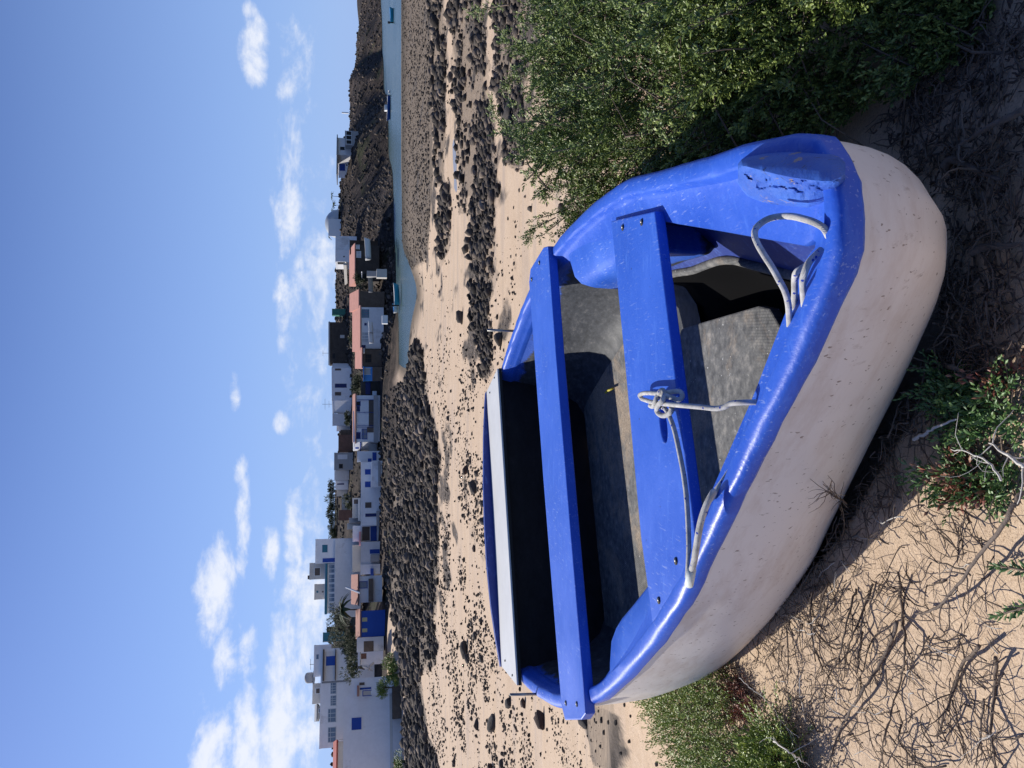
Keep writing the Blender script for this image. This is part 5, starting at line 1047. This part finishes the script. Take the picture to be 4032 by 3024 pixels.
BR = [([(1230,300),(1170,480),(1080,650),(960,830),(830,1050),(770,1180),(730,1330),(730,1415)], .0052, 'thick grey dead branch curving through the middle of the sand', 10, 'grey_bark'),
      ([(1255,-20),(1270,200),(1290,400),(1290,560),(1260,760),(1200,940),(1140,1180),(1100,1415)], .0036, 'long dark dead branch right of the thick grey one', 16, 'twig_bark'),
      ([(1050,0),(980,180),(900,380),(840,560),(830,720)], .0034, 'dead branch running down from the hull, third from the left', 16, 'dark_twig'),
      ([(920,30),(860,250),(800,520),(740,650),(700,750),(670,1000)], .0030, 'thin pale-kneed dead branch left of the third one', 18, 'twig_bark'),
      ([(590,0),(570,200),(590,440),(650,620),(720,720)], .0032, 'dark dead branch close beside the hull', 16, 'dark_twig'), ([(700,0),(640,180),(610,320),(600,420)], .0030, 'short dark dead branch meeting the one by the hull', 8, 'dark_twig'),
      ([(1880,480),(1740,620),(1680,800),(1600,1000),(1545,1185)], .0044, 'stout dead branch ending in a point on the open sand', 14, 'twig_bark'), ([(2000,560),(1985,800),(1960,1100),(1980,1300),(2000,1440)], .0040, 'dead branch at the near left corner, nearest the lower edge', 14, 'twig_bark'),
      ([(1900,880),(1880,1150),(1840,1400)], .0028, 'slim dead branch between the two stout near ones', 8, 'grey_bark'), ([(380,330),(400,560),(390,750),(350,900)], .0020, 'fine wiry dead stem on the sand left of the hull', 10, 'dark_twig'),
      ([(970,360),(940,560),(930,700)], .0032, 'short straight dead branch in the tangle centre', 6, 'twig_bark'), ([(1270,1080),(1250,1200),(1330,1320),(1450,1415)], .0026, 'forked dead twig near the lower left border', 10, 'dark_twig'),
      ([(1660,900),(1720,1120),(1790,1400)], .0022, 'wavy dead twig crossing the open sand', 8, 'dark_twig'), ([(1160,320),(1050,420),(960,700),(960,840)], .0022, 'bent dead twig looping through the tangle', 12, 'dark_twig'),
      ([(430,215),(520,260),(580,330),(700,480),(800,600)], .0018, 'thin twig springing out from beneath the hull', 8, 'dark_twig'), ([(1410,545),(1560,540),(1700,470),(1790,300)], .0018, 'thin curved twig reaching over open sand', 8, 'dark_twig')]
for i, (pts, r, lb, sh, mt) in enumerate(BR): branch(lb, pts, r, zoomA, None, mt, sh, .075, seed=i + 2)
branch('longest smooth dead branch sloping from the right edge of the sunlit sand', [(1960,60),(1900,140),(1840,260),(1700,430),(1580,600),(1440,740),(1340,765)], .0056, zoomB, [.05,.06,.06,.05,.045,.03,.02], 'grey_bark', 10, seed=31)
branch('brown twig standing up against the cream hull', [(960,150),(920,110),(880,90),(840,60),(845,0)], .0030, zoomB, [.02,.10,.15,.19,.24], 'dark_twig', 26, .05, seed=32)
branch('grey stick in the shade before the bow', [(2212,770),(2080,840),(1960,900),(1850,970),(1740,1030)], .0085, zoomC, [.03]*5, 'grey_bark', 4, seed=33); branch('flat bent root piece lying in the shade of the bow', [(1640,1200),(1700,1125),(1800,1165),(1920,1225),(2040,1265)], .0115, zoomC, [.02]*5, 'twig_bark', 4, seed=34)
branch('pale dry stick in the shade under the near hull', [(1500,940),(1600,935),(1700,950)], .005, lambda x, y: (x * KD * 1.25, y * KD), [.02] * 3, 'grey_bark', 4, seed=35)
branch('gnarled grey root beside the small fleshy plant', [(640,965),(740,1020),(830,1075),(900,1100)], .008, lambda x, y: (3200 + x / 1.382, 700 + y / 1.382), [.02] * 4, 'grey_bark', 8, seed=36)
branch('thick weathered stick in the shade at the near edge', [(860,400),(940,375),(1060,370),(1150,360)], .010, lambda x, y: (3200 + x / 1.382, 700 + y / 1.382), [.02] * 4, 'grey_bark', 3, seed=37)
branch('bleached white stick by the fleshy plant', [(548,1422),(620,1385),(690,1350),(780,1312)], .0048, lambda x, y: (3200 + x / 1.382, 700 + y / 1.382), [.03, .04, .05, .05], 'pale_stick', 0, seed=38)
branch('pale forked stick at the near edge beneath the plants', [(1150,1575),(1060,1510),(960,1440)], .004, lambda x, y: (3200 + x / 1.382, 700 + y / 1.382), [.06, .06, .05], 'pale_stick', 5, seed=39)
branch('thin pale stem lying across the creeping plants', [(1030,1640),(960,1550),(860,1500),(760,1480)], .0026, lambda x, y: (3200 + x / 1.382, 700 + y / 1.382), [.06] * 4, 'pale_stick', 6, seed=40)
branch('pale stem rising from the lower left shrub', [(290,1210),(390,1280),(480,1340),(560,1400)], .0028, zoomA, [.08, .10, .07, .03], 'pale_stick', 6, seed=41); branch('thin bleached runner leaving the reddish plant', [(20,720),(100,790),(200,870),(290,960),(360,1080),(480,1180)], .0018, zoomA, [.05, .04, .03, .03, .04, .03], 'pale_stick', 6, seed=42)
def litter(name, label, poly, n, ln, r, mat, hmax=.03, seed=3, dirb=None, wob_=.32):
    R_ = random.Random(seed); g = np.array([at_z(x * KD, y * KD, .10)[:2] for x, y in poly]); lo, hi = g.min(0), g.max(0); pt = []; rd = []
    while len(pt) < n:
        x, y = R_.uniform(lo[0], hi[0]), R_.uniform(lo[1], hi[1])
        if not inside(np.array([x]), np.array([y]), g)[0]: continue
        a_ = R_.gauss(dirb[0], dirb[1]) if dirb else R_.uniform(0, 6.28); L_ = ln * R_.uniform(.3, 1.3); d = Vector((math.cos(a_), math.sin(a_), R_.uniform(-.08, .10))); p = [Vector((x, y, R_.uniform(.001, hmax)))]
        for k in range(6): d = (d + Vector((R_.gauss(0, wob_), R_.gauss(0, wob_), R_.gauss(-.01, .10) - d.z * .3))).normalized(); p.append(p[-1] + d * L_ / 6)
        pt.append(p); rd.append(r * R_.uniform(.45, 1.3))
        if R_.random() < .6:
            q = p[R_.randrange(2, 5)].copy(); d2 = Vector((R_.gauss(0, 1), R_.gauss(0, 1), .2)).normalized(); pt.append([q, q + d2 * L_ * .12, q + (d2 + Vector((R_.gauss(0, .4), R_.gauss(0, .4), 0))) * L_ * .25]); rd.append(r * .45)
    flat = np.array([[q.x, q.y] for p in pt for q in p]); gz_ = T(flat[:, 0], flat[:, 1]); i = 0
    for p in pt:
        for q in p: q.z = max(q.z, .0008) + gz_[i]; i += 1
    o = twigs(pt, rd, mat, None, name, 4); return tag(o, label, 'twigs', kind='stuff')
MAINP = [(1640,1430),(1720,1330),(1800,1180),(1900,1080),(2000,1060),(2230,1100),(2230,1670),(1760,1670),(1700,1560)]
litter('dry_twigs', 'tangled dry twigs scattered over the sunlit sand', MAINP, 420, .085, .0011, 'dark_twig', .035, 5, (1.75, .8)); litter('dry_twigs', 'paler dry stems mixed through the twig tangle', MAINP, 200, .10, .0015, 'twig_bark', .04, 6, (1.9, .7)); litter('dry_twigs', 'bleached dry stems mixed through the twig tangle', MAINP, 60, .08, .0012, 'pale_stick', .03, 7, (1.9, .8))
litter('dry_twigs', 'matted dry twigs piled along the foot of the hull', [(1640,1380),(1760,1180),(1870,1000),(1960,870),(2010,900),(1930,1080),(1840,1200),(1760,1330),(1700,1420)], 240, .085, .0013, 'twig_bark', .035, 8, (2.1, 1.1))
SHP = [(1900,280),(2000,420),(2070,430),(2060,600),(2000,820),(2060,900),(2240,760),(2240,-40),(2100,60),(1960,150)]
litter('dry_litter', 'brown dead stems and roots matted in the shade before the bow', SHP, 900, .07, .0017, 'twig_bark', .03, 9); litter('dry_litter', 'darker leaf litter in the shade before the bow', SHP, 900, .03, .0022, 'dark_twig', .02, 10, None, .6)
litter('dry_litter', 'dry litter under the near side of the hull', [(2050,500),(1990,720),(1900,930),(1850,1040),(1960,1080),(2080,900),(2130,700)], 380, .07, .0018, 'twig_bark', .04, 11)
litter('sand_debris', 'small dry scraps strewn over the sand left of the hull', [(1610,1430),(1700,1330),(1760,1400),(1760,1560),(1700,1620),(1620,1500)], 260, .018, .0009, 'dark_twig', .006, 12, (2.0, .4))

# ------------------------------------------------------------------ greenery of the village and the skyline
def blob_plant(name, label, c, x, y, Y, wdt, hgt, n, ll, mat='far_leaf', cat='bush', group='bushes across the bay', trunk=0.0, clumps=9):
    q = at_Y(*cv(c, x, y), Y); t = thing(name, label, cat, tuple(q), group); R_ = RNG; wdt *= .62; hgt *= .6; n = int(n * .55)
    cc = R_.normal(size=(clumps, 3)) * np.array([wdt * .30, wdt * .2, hgt * .22]) + np.array([0, 0, trunk + hgt * .5]); rr = R_.uniform(.18, .34, clumps) * min(wdt, hgt * 1.6)
    k = R_.integers(0, clumps, n); d = norm(R_.normal(size=(n, 3))); pos = np.array(q[:]) + cc[k] + d * (rr[k] * R_.uniform(.6, 1.05, n))[:, None]; pos[:, 2] = np.maximum(pos[:, 2], q.z + .02)
    leaves(pos, d + np.array([0, 0, .4]), np.full(n, ll * 1.5), 5, ll, ll * .42, mat, t, 'crown' if trunk else 'foliage')
    b = MB()
    for j in range(3 if not trunk else 1):
        e_ = Vector(cc[j]) + q if not trunk else q + Vector((wdt * .04, 0, trunk + hgt * .4)); v, f, _ = tube([q - Vector((0, 0, .5)), q + (e_ - q) * .5 + Vector((.1, 0, 0)), e_], [max(.06, hgt * .03), max(.05, hgt * .02), .03], 5); b.add(v, f)
    b.build('trunk' if trunk else 'stem', MATS['timber'], t); return t
blob_plant('bush', 'bright green bush in front of the white plinth terrace', 4, 885, 830, 76.5, 4.2, 1.5, 1500, .16, 'bright_leaf'); blob_plant('bush', 'upper lobe of green bush against the white porch terrace', 4, 800, 985, 77, 1.9, 1.2, 700, .15, 'bright_leaf')
blob_plant('bush', 'scrubby olive bush at the left edge below the peeling plinth', 4, 930, 1600, 70, 2.2, .9, 500, .13, 'bright_leaf')
for lb, x, y, Y, wd, hg in (('dark bush crowding the roof behind the white kiosk', 560, 700, 94, 3.6, 2.2), ('dark bush on the slope between the balcony house and kiosk', 575, 830, 92, 3.4, 2.6), ('dark bush behind the blue boat shed roof', 548, 590, 99, 4.5, 2.4), ('grey-green bush on the bank above the blue shed', 480, 470, 108, 5.0, 2.6), ('olive bush beside the palm on the bank', 430, 380, 112, 4.5, 2.6), ('dark scrub on the bank under the teal skyline hut', 410, 560, 118, 5.0, 2.4), ('cactus clump at the corner of the balcony house', 520, 640, 100, 2.5, 2.6)): blob_plant('bush', lb, 4, x, y, Y, wd, hg, 700, .22)
for lb, x, y, Y, wd, hg in (('green bush hanging over the terrace beside the grey-white house', 470, 300, 134, 2.0, 1.2), ('olive scrub below the balustraded terrace', 478, 990, 132, 3.0, 1.4), ('green creeper bush right of the dark shelter', 548, 45, 118, 3.0, 1.4)): blob_plant('bush', lb, 3, x, y, Y, wd, hg, 500, .24)
for lb, x, y, Y, wd, hg in (('olive bush on the bank under the long brown building', 520, 1190, 124, 4.0, 1.4), ('bush below the left end of the brown building', 560, 1560, 121, 2.2, 1.1), ('scrub beside the right end of the salmon-roofed store', 600, 770, 116, 3.4, 2.2)): blob_plant('bush', lb, 2, x, y, Y, wd, hg, 500, .24)
for i, y in enumerate((872, 905, 975, 1030, 1085, 1140, 1190, 1240, 1275)):
    blob_plant('tree', ['ragged dark tree on the skyline, %s from the balustraded terrace' % q for q in ('first', 'second', 'third', 'fourth', 'fifth', 'sixth', 'seventh', 'eighth', 'ninth')][i], 3, [352, 350, 362, 365, 352, 358, 368, 372, 378][i], y, 166, 3.2, [1.4, 1.2, 2.6, 1.8, 2.0, 1.6, 1.6, 1.6, 1.8][i], 420, .26, cat='tree', group='skyline trees', trunk=.3, clumps=6)
def palm(label, c, x, y, Y, h_, fr, n=13, cat='palm'):
    q = at_Y(*cv(c, x, y), Y); t = thing('palm_tree', label, cat, tuple(q), 'palms across the bay'); tp = q + Vector((h_ * .08, 0, h_)); v, f, _ = tube([q - Vector((0, 0, .6)), q + Vector((h_ * .02, 0, h_ * .5)), tp], [h_ * .05, h_ * .035, h_ * .035], 7); mk('trunk', v, f, MATS['timber'], t, True)
    V = []; Fc = []; 
    for k in range(n):
        a_ = 6.28 * k / n + random.uniform(-.2, .2); e = random.uniform(.1, .9); d = Vector((math.cos(a_), math.sin(a_), e)).normalized(); p = tp.copy(); prev = None
        for j in range(7):
            w_ = fr * .13 * (1 - (j / 6) ** 2) + .02; s_ = Vector((-math.sin(a_), math.cos(a_), 0)) * w_; drp = Vector((0, 0, -w_ * .5)); V += [tuple(p + s_ + drp), tuple(p), tuple(p - s_ + drp)]; o_ = len(V)
            if j: Fc += [(o_ - 6, o_ - 5, o_ - 2, o_ - 3), (o_ - 5, o_ - 4, o_ - 1, o_ - 2)]
            d = (d + Vector((0, 0, -.24))).normalized(); p = p + d * fr / 6
    mk('crown', V, Fc, MATS['palm_leaf'], t)
simple('palm_leaf', (.045, .065, .025), .8, .3, 3)
palm('palm tree with drooping dark fronds above the blue boat shed', 4, 560, 322, 96, 2.0, 2.3, 15)
for i, (y, hh) in enumerate(((50, 1.2), (120, .9), (182, 1.2), (376, 1.6))): palm('small wind-blown palm on the skyline, %s from the right' % ('first', 'second', 'third', 'fourth')[i], 2, 370 if i < 3 else 362, y, 171, hh, 1.3, 9)
# far dinghy of a neighbour at the top right border, behind the shrub
small_boat('white boat with a turquoise stripe half hidden behind the shrub at the right border', 2165, -395, 5.6, 1.5, .7, .30, 1.35, 'white_paint', 'teal_paint', float(T0(at_Y(2165, -395, 5.6).x, 5.6)) + .05, motor=False, group='boats on the sand')
